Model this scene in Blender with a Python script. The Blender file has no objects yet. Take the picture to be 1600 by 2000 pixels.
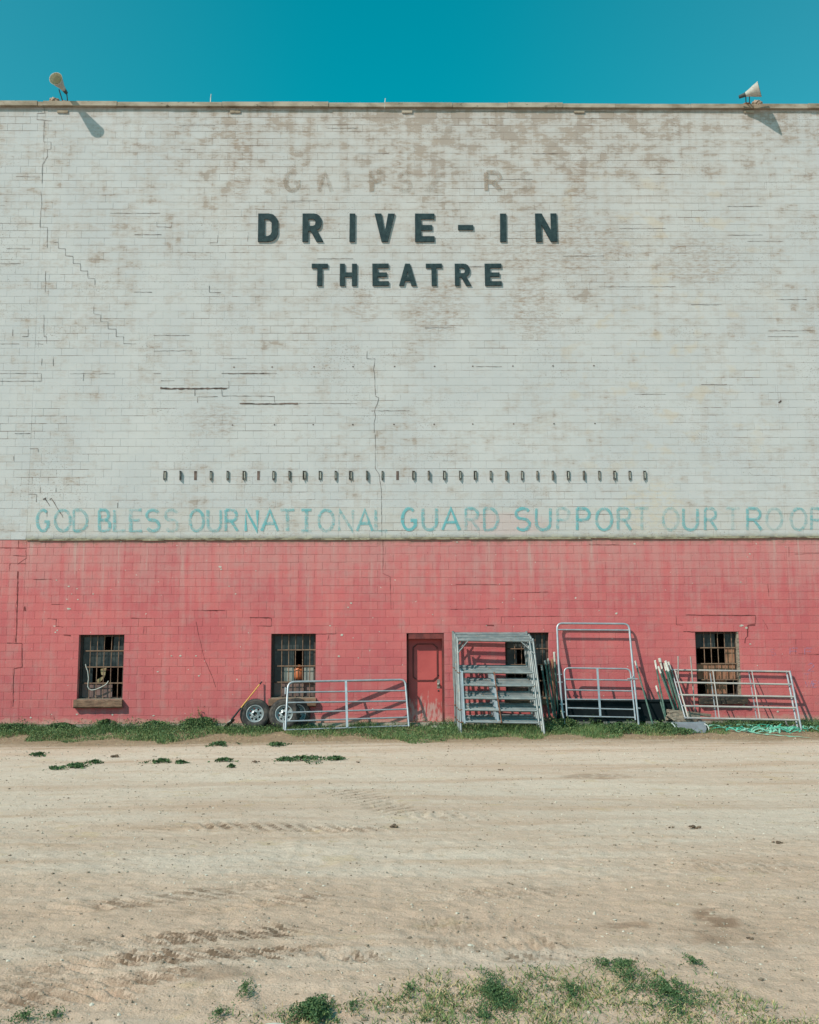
import bpy, bmesh, math, random
import numpy as np
from mathutils import Vector, Matrix
SC = bpy.context.scene
COL = SC.collection
R = math.radians
rnd = random.Random(7)
rng = np.random.default_rng(11)

# ------------------------------------------------------------------ camera
F, PITCH, YAW, ROLL, DIST, HGT = 2028., R(7.8), R(.95), R(.3), 26.1, 1.75
cp, sp, cy, sy = math.cos(PITCH), math.sin(PITCH), math.cos(YAW), math.sin(YAW)
cf = Vector((sy*cp, cy*cp, sp)); cr0 = Vector((cy, -sy, 0)); cu0 = cr0.cross(cf)
cr = cr0*math.cos(ROLL) - cu0*math.sin(ROLL); cu = cu0*math.cos(ROLL) + cr0*math.sin(ROLL)
CAM = Vector((0, -DIST, HGT))
cam = bpy.data.cameras.new("camera"); camo = bpy.data.objects.new("camera", cam); COL.objects.link(camo)
cam.sensor_fit = 'HORIZONTAL'; cam.sensor_width = 36; cam.lens = F/1600*36; cam.clip_end = 3000; cam.clip_start = .1
m = Matrix(((cr.x, cu.x, -cf.x), (cr.y, cu.y, -cf.y), (cr.z, cu.z, -cf.z))).to_4x4(); m.translation = CAM
camo.matrix_world = m; SC.camera = camo

# ------------------------------------------------------------------ light
SUND = Vector((-1.2, -1.0, 1.42)).normalized()
w = bpy.data.worlds.new("World"); SC.world = w; w.use_nodes = True
nt = w.node_tree; nt.nodes.clear()
sky = nt.nodes.new('ShaderNodeTexSky'); sky.sky_type = 'NISHITA'; sky.sun_disc = False
sky.sun_elevation = math.asin(SUND.z); sky.sun_rotation = math.atan2(SUND.x, SUND.y)
sky.air_density = 1.0; sky.dust_density = .4; sky.ozone_density = 1.5
def wmix(mode, fac, a, b):
    q = nt.nodes.new('ShaderNodeMix'); q.data_type = 'RGBA'; q.blend_type = mode
    for k, v in ((0, fac), (6, a), (7, b)):
        if isinstance(v, bpy.types.NodeSocket): nt.links.new(v, q.inputs[k])
        else: q.inputs[k].default_value = v
    return q.outputs[2]
def wramp(sock, a, b, c, d):
    q = nt.nodes.new('ShaderNodeMapRange'); q.interpolation_type = 'SMOOTHSTEP'; nt.links.new(sock, q.inputs[0])
    for k, v in zip((1,2,3,4), (a,b,c,d)): q.inputs[k].default_value = v
    return q.outputs[0]
wc = nt.nodes.new('ShaderNodeTexCoord'); wx_ = nt.nodes.new('ShaderNodeSeparateXYZ'); nt.links.new(wc.outputs['Generated'], wx_.inputs[0])
wa = nt.nodes.new('ShaderNodeMath'); wa.operation = 'ABSOLUTE'; nt.links.new(wx_.outputs[0], wa.inputs[0])
teal = wmix('MIX', wramp(wa.outputs[0], .02, .50, 0, .55), (.0, 1.22, .93, 1), (.42, 1.28, .98, 1))   # deep overhead, paler to the sides
full = wmix('MIX', wramp(wx_.outputs[2], .08, .38, 0, 1), (.80, .82, .84, 1), teal)                # pale haze low in the unseen sky, added to neutralise the wall light
bg = nt.nodes.new('ShaderNodeBackground'); bg.inputs[1].default_value = .133
wo = nt.nodes.new('ShaderNodeOutputWorld')
nt.links.new(wmix('MULTIPLY', 1.0, sky.outputs[0], full), bg.inputs[0]); nt.links.new(bg.outputs[0], wo.inputs[0])
sl = bpy.data.lights.new("sun", 'SUN'); sl.energy = 4.1; sl.angle = R(.5); sl.color = (1, .89, .775)
so = bpy.data.objects.new("sun", sl); COL.objects.link(so)
so.rotation_euler = SUND.to_track_quat('Z', 'Y').to_euler(); so.location = (-20, -20, 30)
SC.view_settings.view_transform = 'Standard'; SC.view_settings.look = 'None'
SC.view_settings.exposure = .12; SC.view_settings.gamma = 1
SC.render.engine = 'CYCLES'

# ------------------------------------------------------------------ helpers
def ray(px, py): return cf + cr*((px-800)/F) + cu*((1000-py)/F)
def P(px, py, off=0.):                         # point on the vertical plane `off` metres in front of the wall
    d = ray(px, py); return CAM + d*((DIST-off)/d.y)
def gz0(off):
    o = np.maximum(0, off)
    return -.03 - .045*np.minimum(o, 2) - .006*np.clip(o-2, 0, 10)
def G(px, py):
    d = ray(px, py); z = 0.
    for i in range(60):
        p = CAM + d*((z-HGT)/d.z); z = float(gz0(-p.y))
    return p
class Plane:
    def __init__(s, a, b, c): s.a = a; s.n = (b-a).cross(c-a).normalized()
    def __call__(s, px, py, out=0.):
        d = ray(px, py); t = (s.a-CAM).dot(s.n)/d.dot(s.n); n = s.n if s.n.y < 0 else -s.n
        return CAM + d*t + n*out

def vnoise(x, y, s, seed):
    x = x/s; y = y/s; xi = np.floor(x).astype(np.int64); yi = np.floor(y).astype(np.int64); fx = x-xi; fy = y-yi
    fx = fx*fx*(3-2*fx); fy = fy*fy*(3-2*fy)
    def h(a, b):
        n = (a*374761393 + b*668265263 + seed*974711) & 0x7fffffff; n = ((n ^ (n >> 13))*1274126177) & 0x7fffffff
        return ((n ^ (n >> 16)) & 0xffff)/65535.
    return (h(xi,yi)*(1-fx)+h(xi+1,yi)*fx)*(1-fy) + (h(xi,yi+1)*(1-fx)+h(xi+1,yi+1)*fx)*fy
ORI = {}
def tag(o, label=None, cat=None, group=None, kind=None):
    if label: o['label'] = label
    if cat: o['category'] = cat
    if group: o['group'] = group
    if kind: o['kind'] = kind
    return o
def thing(name, label, cat, loc, group=None):
    o = bpy.data.objects.new(name, None); COL.objects.link(o); o.location = loc; o.empty_display_size = .2
    ORI[o.name] = Vector(loc); return tag(o, label, cat, group)
class MB:
    def __init__(s): s.v = []; s.f = []; s.m = []; s.sm = []; s.mi = 0
    def add(s, vs, fs, smooth=False):
        b = len(s.v); s.v += [tuple(x) for x in vs]
        for q in fs: s.f.append(tuple(i+b for i in q)); s.m.append(s.mi); s.sm.append(smooth)
        return s
    def obox(s, c, ax, ay, az):                 # centre and three half-axis vectors
        c = Vector(c); vs = [c+ax*i+ay*j+az*k for i in (-1, 1) for j in (-1, 1) for k in (-1, 1)]
        return s.add(vs, [(0,1,3,2),(4,6,7,5),(0,4,5,1),(2,3,7,6),(0,2,6,4),(1,5,7,3)])
    def box(s, x0, x1, y0, y1, z0, z1):
        return s.obox(((x0+x1)/2, (y0+y1)/2, (z0+z1)/2), Vector(((x1-x0)/2,0,0)), Vector((0,(y1-y0)/2,0)), Vector((0,0,(z1-z0)/2)))
    def bar(s, a, b, w, h, side=Vector((1,0,0))):   # rectangular bar between two points
        a = Vector(a); b = Vector(b); d = (b-a); l = d.length; d.normalize()
        x = (side - d*side.dot(d)).normalized(); y = d.cross(x)
        return s.obox((a+b)/2, x*(w/2), y*(h/2), d*(l/2))
    def tube(s, pts, r, n=8, r2=None, caps=True):
        pts = [Vector(p) for p in pts]; k = len(pts); vs = []; up = None
        for i, p in enumerate(pts):
            t = ((pts[min(i+1, k-1)]-p).normalized() + (p-pts[max(i-1, 0)]).normalized()).normalized()
            if up is None:
                up = Vector((0,0,1)) if abs(t.z) < .9 else Vector((1,0,0))
            x = (up - t*up.dot(t)).normalized(); up = x; y = t.cross(x)
            rr = r if r2 is None else r + (r2-r)*i/(k-1)
            vs += [p + x*(rr*math.cos(2*math.pi*j/n)) + y*(rr*math.sin(2*math.pi*j/n)) for j in range(n)]
        fs = [(i*n+j, i*n+(j+1) % n, (i+1)*n+(j+1) % n, (i+1)*n+j) for i in range(k-1) for j in range(n)]
        s.add(vs, fs, True)
        if caps: s.add(vs[:n], [tuple(range(n-1, -1, -1))]); s.add(vs[-n:], [tuple(range(n))])
        return s
    def lathe(s, c, axis, prof, n=24, smooth=True):  # prof: (radius, along axis)
        axis = Vector(axis).normalized(); u = Vector((0,0,1)) if abs(axis.z) < .9 else Vector((1,0,0))
        x = (u-axis*u.dot(axis)).normalized(); y = axis.cross(x); vs = []
        for r_, h in prof: vs += [Vector(c)+axis*h+x*(r_*math.cos(2*math.pi*j/n))+y*(r_*math.sin(2*math.pi*j/n)) for j in range(n)]
        fs = [(i*n+j, i*n+(j+1) % n, (i+1)*n+(j+1) % n, (i+1)*n+j) for i in range(len(prof)-1) for j in range(n)]
        return s.add(vs, fs, smooth)
    def build(s, name, mats, parent=None):
        me = bpy.data.meshes.new(name); o = bpy.data.objects.new(name, me); COL.objects.link(o)
        org = ORI[parent.name] if parent else Vector((0,0,0))
        me.from_pydata([(x-org.x, y-org.y, z-org.z) for x, y, z in s.v], [], s.f)
        if not isinstance(mats, (list, tuple)): mats = [mats]
        for m_ in mats: me.materials.append(m_)
        me.polygons.foreach_set('material_index', s.m); me.polygons.foreach_set('use_smooth', s.sm); me.update()
        if parent: o.parent = parent
        ORI[o.name] = org; return o
def nmesh(name, verts, faces, mat, attr=None, parent=None, smooth=False):   # numpy arrays -> one mesh
    me = bpy.data.meshes.new(name); nv, nf, k = len(verts), len(faces), faces.shape[1]
    me.vertices.add(nv); me.vertices.foreach_set('co', verts.astype(np.float32).ravel())
    me.loops.add(nf*k); me.loops.foreach_set('vertex_index', faces.astype(np.int32).ravel())
    me.polygons.add(nf); me.polygons.foreach_set('loop_start', (np.arange(nf)*k).astype(np.int32))
    me.polygons.foreach_set('loop_total', np.full(nf, k, np.int32))
    me.polygons.foreach_set('use_smooth', np.full(nf, smooth))
    me.update(calc_edges=True)
    if attr is not None:
        a = me.attributes.new('r', 'FLOAT', 'FACE'); a.data.foreach_set('value', attr.astype(np.float32))
    me.materials.append(mat); o = bpy.data.objects.new(name, me); COL.objects.link(o)
    if parent: o.parent = parent
    ORI[o.name] = ORI[parent.name] if parent else Vector((0,0,0))
    return o

# ------------------------------------------------------------------ materials
class NT:
    def __init__(s, name):
        s.m = bpy.data.materials.new(name); s.m.use_nodes = True; s.t = s.m.node_tree; s.b = s.t.nodes['Principled BSDF']
        s.oc = s.t.nodes.new('ShaderNodeTexCoord').outputs['Object']; s._xyz = None
    def n(s, ty, **k):
        x = s.t.nodes.new(ty)
        for a, b in k.items(): setattr(x, a, b)
        return x
    def put(s, sock, v):
        if isinstance(v, bpy.types.NodeSocket): s.t.links.new(v, sock)
        elif v is not None:
            if isinstance(v, (tuple, list)) and len(v) == 3 and sock.type == 'RGBA': v = (*v, 1)
            sock.default_value = v
    def xyz(s):
        if not s._xyz: q = s.n('ShaderNodeSeparateXYZ'); s.put(q.inputs[0], s.oc); s._xyz = q.outputs
        return s._xyz
    def vec(s, sc, loc=(0,0,0)):
        q = s.n('ShaderNodeMapping'); s.put(q.inputs['Vector'], s.oc); q.inputs['Scale'].default_value = sc; q.inputs['Location'].default_value = loc
        return q.outputs[0]
    def noise(s, scale, sc=(1,1,1), loc=(0,0,0), detail=4, rough=.55, dist=0):
        q = s.n('ShaderNodeTexNoise'); s.put(q.inputs['Vector'], s.vec(sc, loc)); q.inputs['Scale'].default_value = scale
        q.inputs['Detail'].default_value = detail; q.inputs['Roughness'].default_value = rough; q.inputs['Distortion'].default_value = dist
        return q.outputs[0]
    def ma(s, op, a, b=None, c=None, clamp=False):
        q = s.n('ShaderNodeMath', operation=op, use_clamp=clamp)
        for i, v in enumerate((a, b, c)): s.put(q.inputs[i], v)
        return q.outputs[0]
    def mr(s, v, a, b, c=0., d=1., smooth=True):
        q = s.n('ShaderNodeMapRange', interpolation_type='SMOOTHSTEP' if smooth else 'LINEAR')
        for i, x in enumerate((v, a, b, c, d)): s.put(q.inputs[i], x)
        return q.outputs[0]
    def mix(s, f, a, b, mode='MIX'):
        q = s.n('ShaderNodeMix', data_type='RGBA', blend_type=mode); s.put(q.inputs[0], f); s.put(q.inputs[6], a); s.put(q.inputs[7], b)
        return q.outputs[2]
    def attr(s, name='r'): q = s.n('ShaderNodeAttribute', attribute_name=name); return q.outputs['Fac']
    def band(s, v, a, b, e):                    # 1 inside [a,b] with soft edge e
        return s.ma('MULTIPLY', s.mr(v, a-e, a+e), s.mr(v, b-e, b+e, 1., 0.))
    def blob(s, x, y, cx, cy_, rx, ry):         # soft spot in the plane
        a = s.ma('POWER', s.ma('ABSOLUTE', s.ma('DIVIDE', s.ma('SUBTRACT', x, cx), rx)), 2.)
        b = s.ma('POWER', s.ma('ABSOLUTE', s.ma('DIVIDE', s.ma('SUBTRACT', y, cy_), ry)), 2.)
        return s.mr(s.ma('ADD', a, b), .3, 1.2, 1., 0.)
    def done(s, col, rough=.8, metal=0., bump=None, bs=.3, bd=.01, spec=None, alpha=None):
        s.put(s.b.inputs['Base Color'], col); s.put(s.b.inputs['Roughness'], rough); s.put(s.b.inputs['Metallic'], metal)
        if spec is not None: s.b.inputs['Specular IOR Level'].default_value = spec
        if alpha is not None: s.put(s.b.inputs['Alpha'], alpha)
        if bump is not None:
            q = s.n('ShaderNodeBump'); q.inputs['Strength'].default_value = bs; q.inputs['Distance'].default_value = bd
            s.put(q.inputs['Height'], bump); s.put(s.b.inputs['Normal'], q.outputs[0])
        return s.m
def simple(name, c1, c2, scale=8, lo=.4, hi=.65, rough=.7, metal=0., bs=.2, c3=None, sc=(1,1,1), spec=None, bd=.004):
    t = NT(name); a = t.noise(scale, sc); f = t.mr(a, lo, hi); col = t.mix(f, c1, c2)
    if c3: col = t.mix(t.mr(t.noise(scale*2.3, sc, (5,3,1), 6, .7), .58, .68), col, c3)
    return t.done(col, rough, metal, t.noise(scale*6, sc), bs, bd, spec)

# painted concrete block, white
def white_wall(joint=False):
    t = NT('white_painted_joint' if joint else 'white_painted_block'); x, y, z = t.xyz(); blk = t.attr('r')
    n1 = t.noise(.32, loc=(3,0,1), detail=3); n2 = t.noise(1.5, (1,1,2.1), detail=8, rough=.68)
    n2b = t.noise(4.5, (1,1,2.2), (9,0,4), 6, .7); n3 = t.noise(1.1, (4,1,.35), (2,0,0), 5)
    top = t.mr(z, 7.5, 15.8); cen = t.mr(t.ma('ABSOLUTE', t.ma('SUBTRACT', x, 2.6)), 3., 11., 1., .0)
    low = t.mr(z, 5.2, 7., 1., 0.)
    s_ = t.ma('MULTIPLY_ADD', t.ma('SUBTRACT', blk, .5), .10, n2)
    s_ = t.ma('MULTIPLY_ADD', t.ma('SUBTRACT', n1, .5), .42, s_)
    s_ = t.ma('MULTIPLY_ADD', t.ma('SUBTRACT', n2b, .5), .25, s_)
    s_ = t.ma('MULTIPLY_ADD', t.ma('MULTIPLY', top, cen), .09, s_)
    s_ = t.ma('MULTIPLY_ADD', top, .055, s_); s_ = t.ma('MULTIPLY_ADD', t.mr(z, 14.2, 16.2), .05, s_)
    s_ = t.ma('MULTIPLY_ADD', t.ma('SUBTRACT', n3, .5), .40, s_)
    s_ = t.ma('MULTIPLY_ADD', low, .03, s_)
    hat = t.noise(9, (.6,1,2.6), (1,4,2), 7, .75); s_ = t.ma('MULTIPLY_ADD', t.ma('SUBTRACT', hat, .5), .42, s_)
    base = t.mix(t.mr(t.noise(.6, loc=(7,0,7)), .35, .7), (.485, .485, .495), (.54, .53, .53))
    base = t.mix(t.ma('MULTIPLY', blk, .25), base, (.47, .47, .46))
    base = t.mix(t.ma('MULTIPLY', t.ma('MULTIPLY', top, cen), .35), base, (.53, .48, .445))
    c = t.mix(t.mr(s_, .49, .68, 0., .36), base, (.40, .33, .29))
    c = t.mix(t.mr(s_, .66, .76, 0., .55), c, t.mix(t.noise(2.3, loc=(1,5,5)), (.19, .145, .125), (.37, .26, .18)))
    sp_ = t.noise(26, (1,1,1.3), detail=3, rough=.6)      # flaked specks
    area = t.ma('ADD', t.mr(t.noise(.55, (1,1,1.6), (4,0,8)), .47, .68, 0., 1.), t.ma('MULTIPLY', low, .2))
    c = t.mix(t.ma('MULTIPLY', t.mr(sp_, .60, .68), t.ma('MULTIPLY', area, .75)), c, (.19, .135, .11))
    och = t.ma('MULTIPLY', t.mr(t.noise(1.3, (1,1,1.5), (21,0,3), 3), .56, .68), t.ma('MULTIPLY', t.mr(t.ma('ABSOLUTE', t.ma('SUBTRACT', x, 7.)), 1., 4.5, 1., 0.), t.band(z, 6.3, 14.5, .8)))
    c = t.mix(t.ma('MULTIPLY', och, .42), c, (.54, .44, .33))
    for cx, cz, rx, rz in ((.17,14.6,.22,1.2), (-4.0,14.7,.35,1.2), (4.95,13.9,.3,1.3), (1.2,10.7,.9,1.0), (3.6,10.7,.9,.9), (3.4,11.2,.12,1.0),
                           (-4.5,7.7,.7,.5), (-2.6,4.9,.25,.5), (-.7,10.7,.5,.5), (4.4,12.4,2.2,.9), (-2.6,6.2,.12,.5), (8.2,12.0,1.2,.8)):
        k = t.ma('MULTIPLY', t.blob(x, z, cx, cz, rx, rz), t.mr(n2b, .34, .6))
        c = t.mix(t.ma('MULTIPLY', t.ma('MULTIPLY', k, t.mr(hat, .4, .6)), .55), c, (.30, .21, .16))
    nn = t.noise(3.5, (1,1,2), (8,8,2), 6, .7)             # band of older paint under the slogan
    wx = t.mr(x, -9.25, -9.2)
    c = t.mix(t.ma('MULTIPLY', t.ma('MULTIPLY', t.band(z, 4.80, 5.44, .012), wx), t.mr(nn, .3, .62, .12, .6)), c, (.50, .47, .44))
    pk = t.ma('MULTIPLY', t.blob(x, z, 2.9, 5.0, 1.2, .35), .35)
    c = t.mix(pk, c, (.54, .33, .32))
    c = t.mix(t.ma('MULTIPLY', t.ma('MULTIPLY', t.blob(x, z, 6.6, 5.4, 1.0, .8), t.mr(n2b, .42, .6)), .5), c, (.56, .48, .38))
    gr = t.ma('MULTIPLY', t.mr(t.ma('ADD', z, t.ma('MULTIPLY', nn, .12)), 4.70, 4.86, 1., 0.), wx)
    c = t.mix(t.ma('MULTIPLY', gr, .8), c, t.mix(t.mr(nn, .4, .6), (.36, .34, .25), (.12, .11, .08)))
    tg = t.mr(t.ma('ADD', z, t.ma('MULTIPLY', n3, .5)), 16.2, 16.55)
    c = t.mix(t.ma('MULTIPLY', tg, .5), c, (.28, .22, .16))
    if joint:
        jn = t.noise(1.7, (.8,1,3.3), (3,2,9), 5, .7)
        jf = t.ma('MULTIPLY_ADD', t.ma('MULTIPLY', top, cen), .06, jn)
        c = t.mix(t.mr(jf, .45, .59, .06, 1.), c, t.mix(t.noise(2.), (.10, .07, .06), (.20, .13, .10)))
    bump = t.ma('ADD', t.noise(22, detail=6, rough=.7), t.ma('MULTIPLY', t.noise(5, detail=3), 1.2))
    return t.done(c, .85, 0, bump, .45, .006, .2)

def red_wall(joint=False):
    t = NT('red_painted_joint' if joint else 'red_painted_block'); x, y, z = t.xyz(); blk = t.attr('r')
    n1 = t.noise(.5, loc=(3,0,4), detail=4); n2 = t.noise(2.2, (1,1,1.6), detail=7, rough=.65); n3 = t.noise(1.0, (5,1,.3), (2,0,1), 6, .65)
    base = t.mix(t.mr(n1, .3, .7), (.575, .145, .148), (.47, .108, .120))
    base = t.mix(t.ma('MULTIPLY', t.mr(blk, .2, 1.), .28), base, (.61, .19, .175)); base = t.mix(t.mr(n2, .5, .66, 0., .4), base, (.43, .14, .14))
    hi = t.mr(z, 2.4, 4.5)
    s_ = t.ma('ADD', t.ma('MULTIPLY', n3, .62), t.ma('MULTIPLY', n2, .38))
    s_ = t.ma('MULTIPLY_ADD', hi, .16, s_)
    c = t.mix(t.mr(s_, .46, .74, 0., .6), base, (.50, .27, .255))
    c = t.mix(t.ma('MULTIPLY', t.mr(n3, .58, .66), t.ma('MULTIPLY', t.mr(z, 3., 4.5), .45)), c, (.47, .37, .33))
    c = t.mix(t.ma('MULTIPLY', t.mr(t.noise(11, (1,1,1), (4,0,0), 3, .5), .715, .74), .85), c, (.60, .56, .50))
    c = t.mix(t.ma('MULTIPLY', t.mr(t.noise(19, (1,1,1), (8,0,2), 3, .6), .67, .72), .6), c, (.17, .05, .05))
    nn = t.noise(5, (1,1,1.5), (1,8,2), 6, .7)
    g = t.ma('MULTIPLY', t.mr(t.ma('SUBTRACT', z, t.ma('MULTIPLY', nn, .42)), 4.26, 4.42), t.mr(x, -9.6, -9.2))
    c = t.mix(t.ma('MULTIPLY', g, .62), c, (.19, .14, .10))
    lo = t.mr(t.ma('ADD', z, t.ma('MULTIPLY', nn, .5)), .36, .50, 1., 0.)
    c = t.mix(t.ma('MULTIPLY', lo, .6), c, (.50, .34, .27))
    if joint:
        jn = t.noise(1.5, (.8,1,2.6), (3,2,9), 5, .7)
        c = t.mix(t.mr(jn, .38, .50, 0., .55), c, (.64, .30, .27))
        c = t.mix(t.mr(jn, .56, .72, 0., .6), c, (.15, .035, .033))
    bump = t.ma('ADD', t.noise(24, detail=6, rough=.7), t.ma('MULTIPLY', t.noise(6, detail=3), 1.3))
    return t.done(c, .72, 0, bump, .55, .007, .25)

M = {}
M['white'] = white_wall(); M['whitej'] = white_wall(True); M['red'] = red_wall(); M['redj'] = red_wall(True)
M['crack'] = simple('crack_dark', (.07,.05,.045), (.20,.14,.12), 3, rough=1)
M['crackr'] = simple('crack_dark_red', (.09,.022,.022), (.24,.055,.055), 3, rough=1)
M['chip'] = simple('bare_block_chip', (.55,.53,.47), (.42,.38,.32), 9, rough=.95)
M['coping'] = simple('weathered_coping', (.42,.36,.29), (.22,.17,.12), 1.6, .35, .7, .95, c3=(.10,.085,.06), sc=(1,1,2))
M['slab'] = simple('concrete_slab', (.40,.36,.30), (.26,.22,.17), 3, rough=.95)
M['letter'] = simple('dark_teal_letter_paint', (.018,.036,.042), (.030,.055,.060), 9, rough=.7, c3=(.06,.09,.095), spec=.2)
M['galv'] = simple('galvanised_steel', (.36,.39,.43), (.46,.48,.51), 7, rough=.42, metal=.45, bs=.05)
M['galvold'] = simple('dull_galvanised_steel', (.20,.23,.24), (.29,.31,.31), 5, rough=.5, metal=.35, bs=.06, c3=(.26,.19,.13))
M['palepipe'] = simple('pale_oxidised_pipe', (.50,.455,.42), (.36,.35,.35), 4, rough=.6, metal=.2, bs=.05)
M['rust'] = simple('rusty_steel', (.26,.10,.05), (.15,.06,.035), 12, rough=.85, c3=(.35,.19,.10))
M['barrust'] = simple('rusted_window_bar', (.24,.15,.10), (.15,.085,.06), 14, rough=.85, c3=(.34,.25,.17))
M['wood'] = simple('weathered_wood', (.22,.13,.085), (.13,.075,.05), 6, rough=.9, c3=(.34,.26,.18), sc=(1,3,4), bs=.5)
M['greywood'] = simple('grey_weathered_plank', (.33,.27,.21), (.16,.125,.10), 5, rough=.95, c3=(.42,.36,.28), sc=(1,4,6), bs=.6)
M['frame'] = simple('dark_window_wood', (.045,.035,.032), (.075,.05,.042), 6, rough=.85, sc=(6,1,1))
M['glass'] = simple('dusty_window_glass', (.012,.022,.027), (.055,.066,.066), 3, rough=.3, bs=.05, spec=.35)
M['board'] = simple('brown_board', (.20,.13,.12), (.13,.09,.085), 3, rough=.9, c3=(.28,.10,.08))
M['orangeboard'] = simple('orange_brown_plywood', (.36,.18,.11), (.20,.10,.06), 3, rough=.85, c3=(.34,.09,.05), sc=(3,1,1))
M['greyboard'] = simple('grey_curtain_board', (.30,.30,.27), (.20,.22,.21), 4, rough=.9)
M['yellow'] = simple('yellowed_card', (.30,.24,.13), (.22,.15,.08), 6, rough=.9)
M['orange'] = simple('faded_orange_plastic', (.55,.15,.05), (.40,.10,.04), 6, rough=.5)
M['cord'] = simple('white_cord', (.52,.53,.50), (.42,.42,.39), 9, rough=.7)
M['tyre'] = simple('dusty_tyre_rubber', (.024,.024,.025), (.075,.064,.056), 7, rough=.85, bs=.3)
M['rim'] = simple('pale_steel_rim', (.42,.46,.48), (.32,.34,.34), 9, rough=.4, metal=.4, bs=.05)
M['hub'] = simple('black_hub', (.012,.012,.014), (.03,.03,.03), 9, rough=.6)
M['yhandle'] = simple('yellow_fibreglass_handle', (.72,.42,.10), (.62,.34,.08), 9, rough=.5)
M['blade'] = simple('worn_steel_blade', (.40,.41,.40), (.26,.22,.18), 6, rough=.5, metal=.4)
M['tpost'] = simple('green_post_enamel', (.055,.13,.105), (.12,.19,.16), 8, rough=.6, c3=(.23,.20,.15), sc=(1,1,1))
M['tip'] = simple('white_post_tip', (.62,.62,.58), (.46,.44,.39), 9, rough=.7)
M['brown'] = simple('brown_wooden_stake', (.34,.17,.10), (.25,.12,.07), 8, rough=.9)
M['trough'] = simple('black_trough_plastic', (.008,.013,.016), (.014,.021,.024), 4, rough=.9, spec=.1)
M['blockgrey'] = simple('grey_block', (.23,.23,.21), (.15,.15,.14), 6, rough=.95)
M['bin'] = simple('grey_painted_sheet', (.20,.235,.27), (.15,.175,.20), 4, rough=.55, c3=(.25,.27,.28))
M['ring'] = simple('white_plastic_ring', (.74,.76,.74), (.62,.66,.64), 6, rough=.5)
M['tape'] = simple('green_plastic_tape', (.02,.25,.17), (.06,.38,.27), 5, rough=.45)
M['tape2'] = simple('pale_green_tape', (.20,.45,.35), (.08,.36,.26), 3, rough=.45)
M['clod'] = simple('dark_clod', (.10,.065,.045), (.17,.12,.08), 20, rough=1, bs=.6)
M['lamp'] = simple('chalky_lamp_enamel', (.46,.44,.40), (.36,.33,.29), 5, rough=.7, c3=(.30,.16,.09))
M['lampin'] = simple('dull_reflector', (.62,.60,.46), (.48,.48,.38), 5, rough=.45, metal=.2)
M['lampdark'] = simple('dark_lamp_socket', (.035,.05,.055), (.07,.07,.06), 6, rough=.7)
M['mortarlump'] = simple('mortar_lump', (.42,.32,.25), (.30,.22,.17), 7, rough=1, bs=.6)
def door_mat():
    t = NT('flaking_red_door_paint'); x, y, z = t.xyz()
    n = t.noise(5, (3,1,.7), detail=8, rough=.7); n2 = t.noise(1.3)
    c = t.mix(t.mr(n2, .3, .7), (.52,.095,.09), (.40,.06,.06))
    f = t.ma('ADD', n, t.mr(z, .1, 1.3, .14, -.14))
    c = t.mix(t.mr(f, .53, .68, 0., .75), c, (.50,.36,.33))
    return t.done(c, .6, 0, n, .25, .004)
M['door'] = door_mat()
M['doorframe'] = simple('dark_red_door_frame', (.10,.022,.022), (.20,.04,.035), 5, rough=.75, sc=(1,1,.5))
def paint_mat(name, c1, c2, sc=6., base=.46):
    t = NT(name); fade = t.attr('r')
    n = t.noise(sc, (1,1,1.3), detail=7, rough=.72); n2 = t.noise(1.1, (1.2,1,1), (5,1,2), 3); n3 = t.noise(16, (1,1,2), (1,1,2), 4, .7)
    f = t.ma('ADD', t.ma('MULTIPLY', n, .48), t.ma('ADD', t.ma('MULTIPLY', n2, .22), t.ma('MULTIPLY', n3, .30)))
    a = t.ma('SUBTRACT', f, t.ma('MULTIPLY', fade, .10))
    a = t.ma('MULTIPLY_ADD', t.ma('SUBTRACT', t.noise(30, (1,1,.8), (2,2,7), 3, .6), .5), .16, a); al = t.ma('MULTIPLY', t.mr(a, base-.035, base+.085, .20, .80), t.ma('SUBTRACT', .95, t.ma('MULTIPLY', fade, .62)))
    return t.done(t.mix(n, c1, c2), .85, alpha=al)
M['bluepaint'] = paint_mat('faded_turquoise_paint', (.06,.38,.43), (.22,.52,.55), 6., .425)
M['ghost'] = paint_mat('ghost_letter_stain', (.31,.24,.19), (.40,.32,.26), 7., .475)
M['purple'] = paint_mat('faded_purple_graffiti', (.34,.25,.46), (.42,.30,.46), 9., .47)

def leaf_mat(name, stops):
    t = NT(name); r_ = t.attr('r'); q = t.n('ShaderNodeValToRGB'); cr_ = q.color_ramp
    while len(cr_.elements) < len(stops): cr_.elements.new(.5)
    for e, (p, c) in zip(cr_.elements, stops): e.position = p; e.color = (*c, 1)
    t.put(q.inputs[0], r_)
    return t.done(q.outputs[0], .6, 0, spec=.25)
M['grass'] = leaf_mat('grass_blades', [(0,(.045,.095,.042)), (.45,(.10,.17,.06)), (.75,(.20,.24,.09)), (.9,(.36,.31,.15)), (1,(.50,.38,.22))])
M['weed'] = leaf_mat('weed_leaves', [(0,(.035,.080,.038)), (.5,(.085,.15,.058)), (.85,(.20,.25,.095)), (1,(.38,.35,.16))])
M['dry'] = leaf_mat('dry_straw', [(0,(.26,.17,.09)), (.5,(.42,.30,.17)), (1,(.55,.44,.28))])

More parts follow.
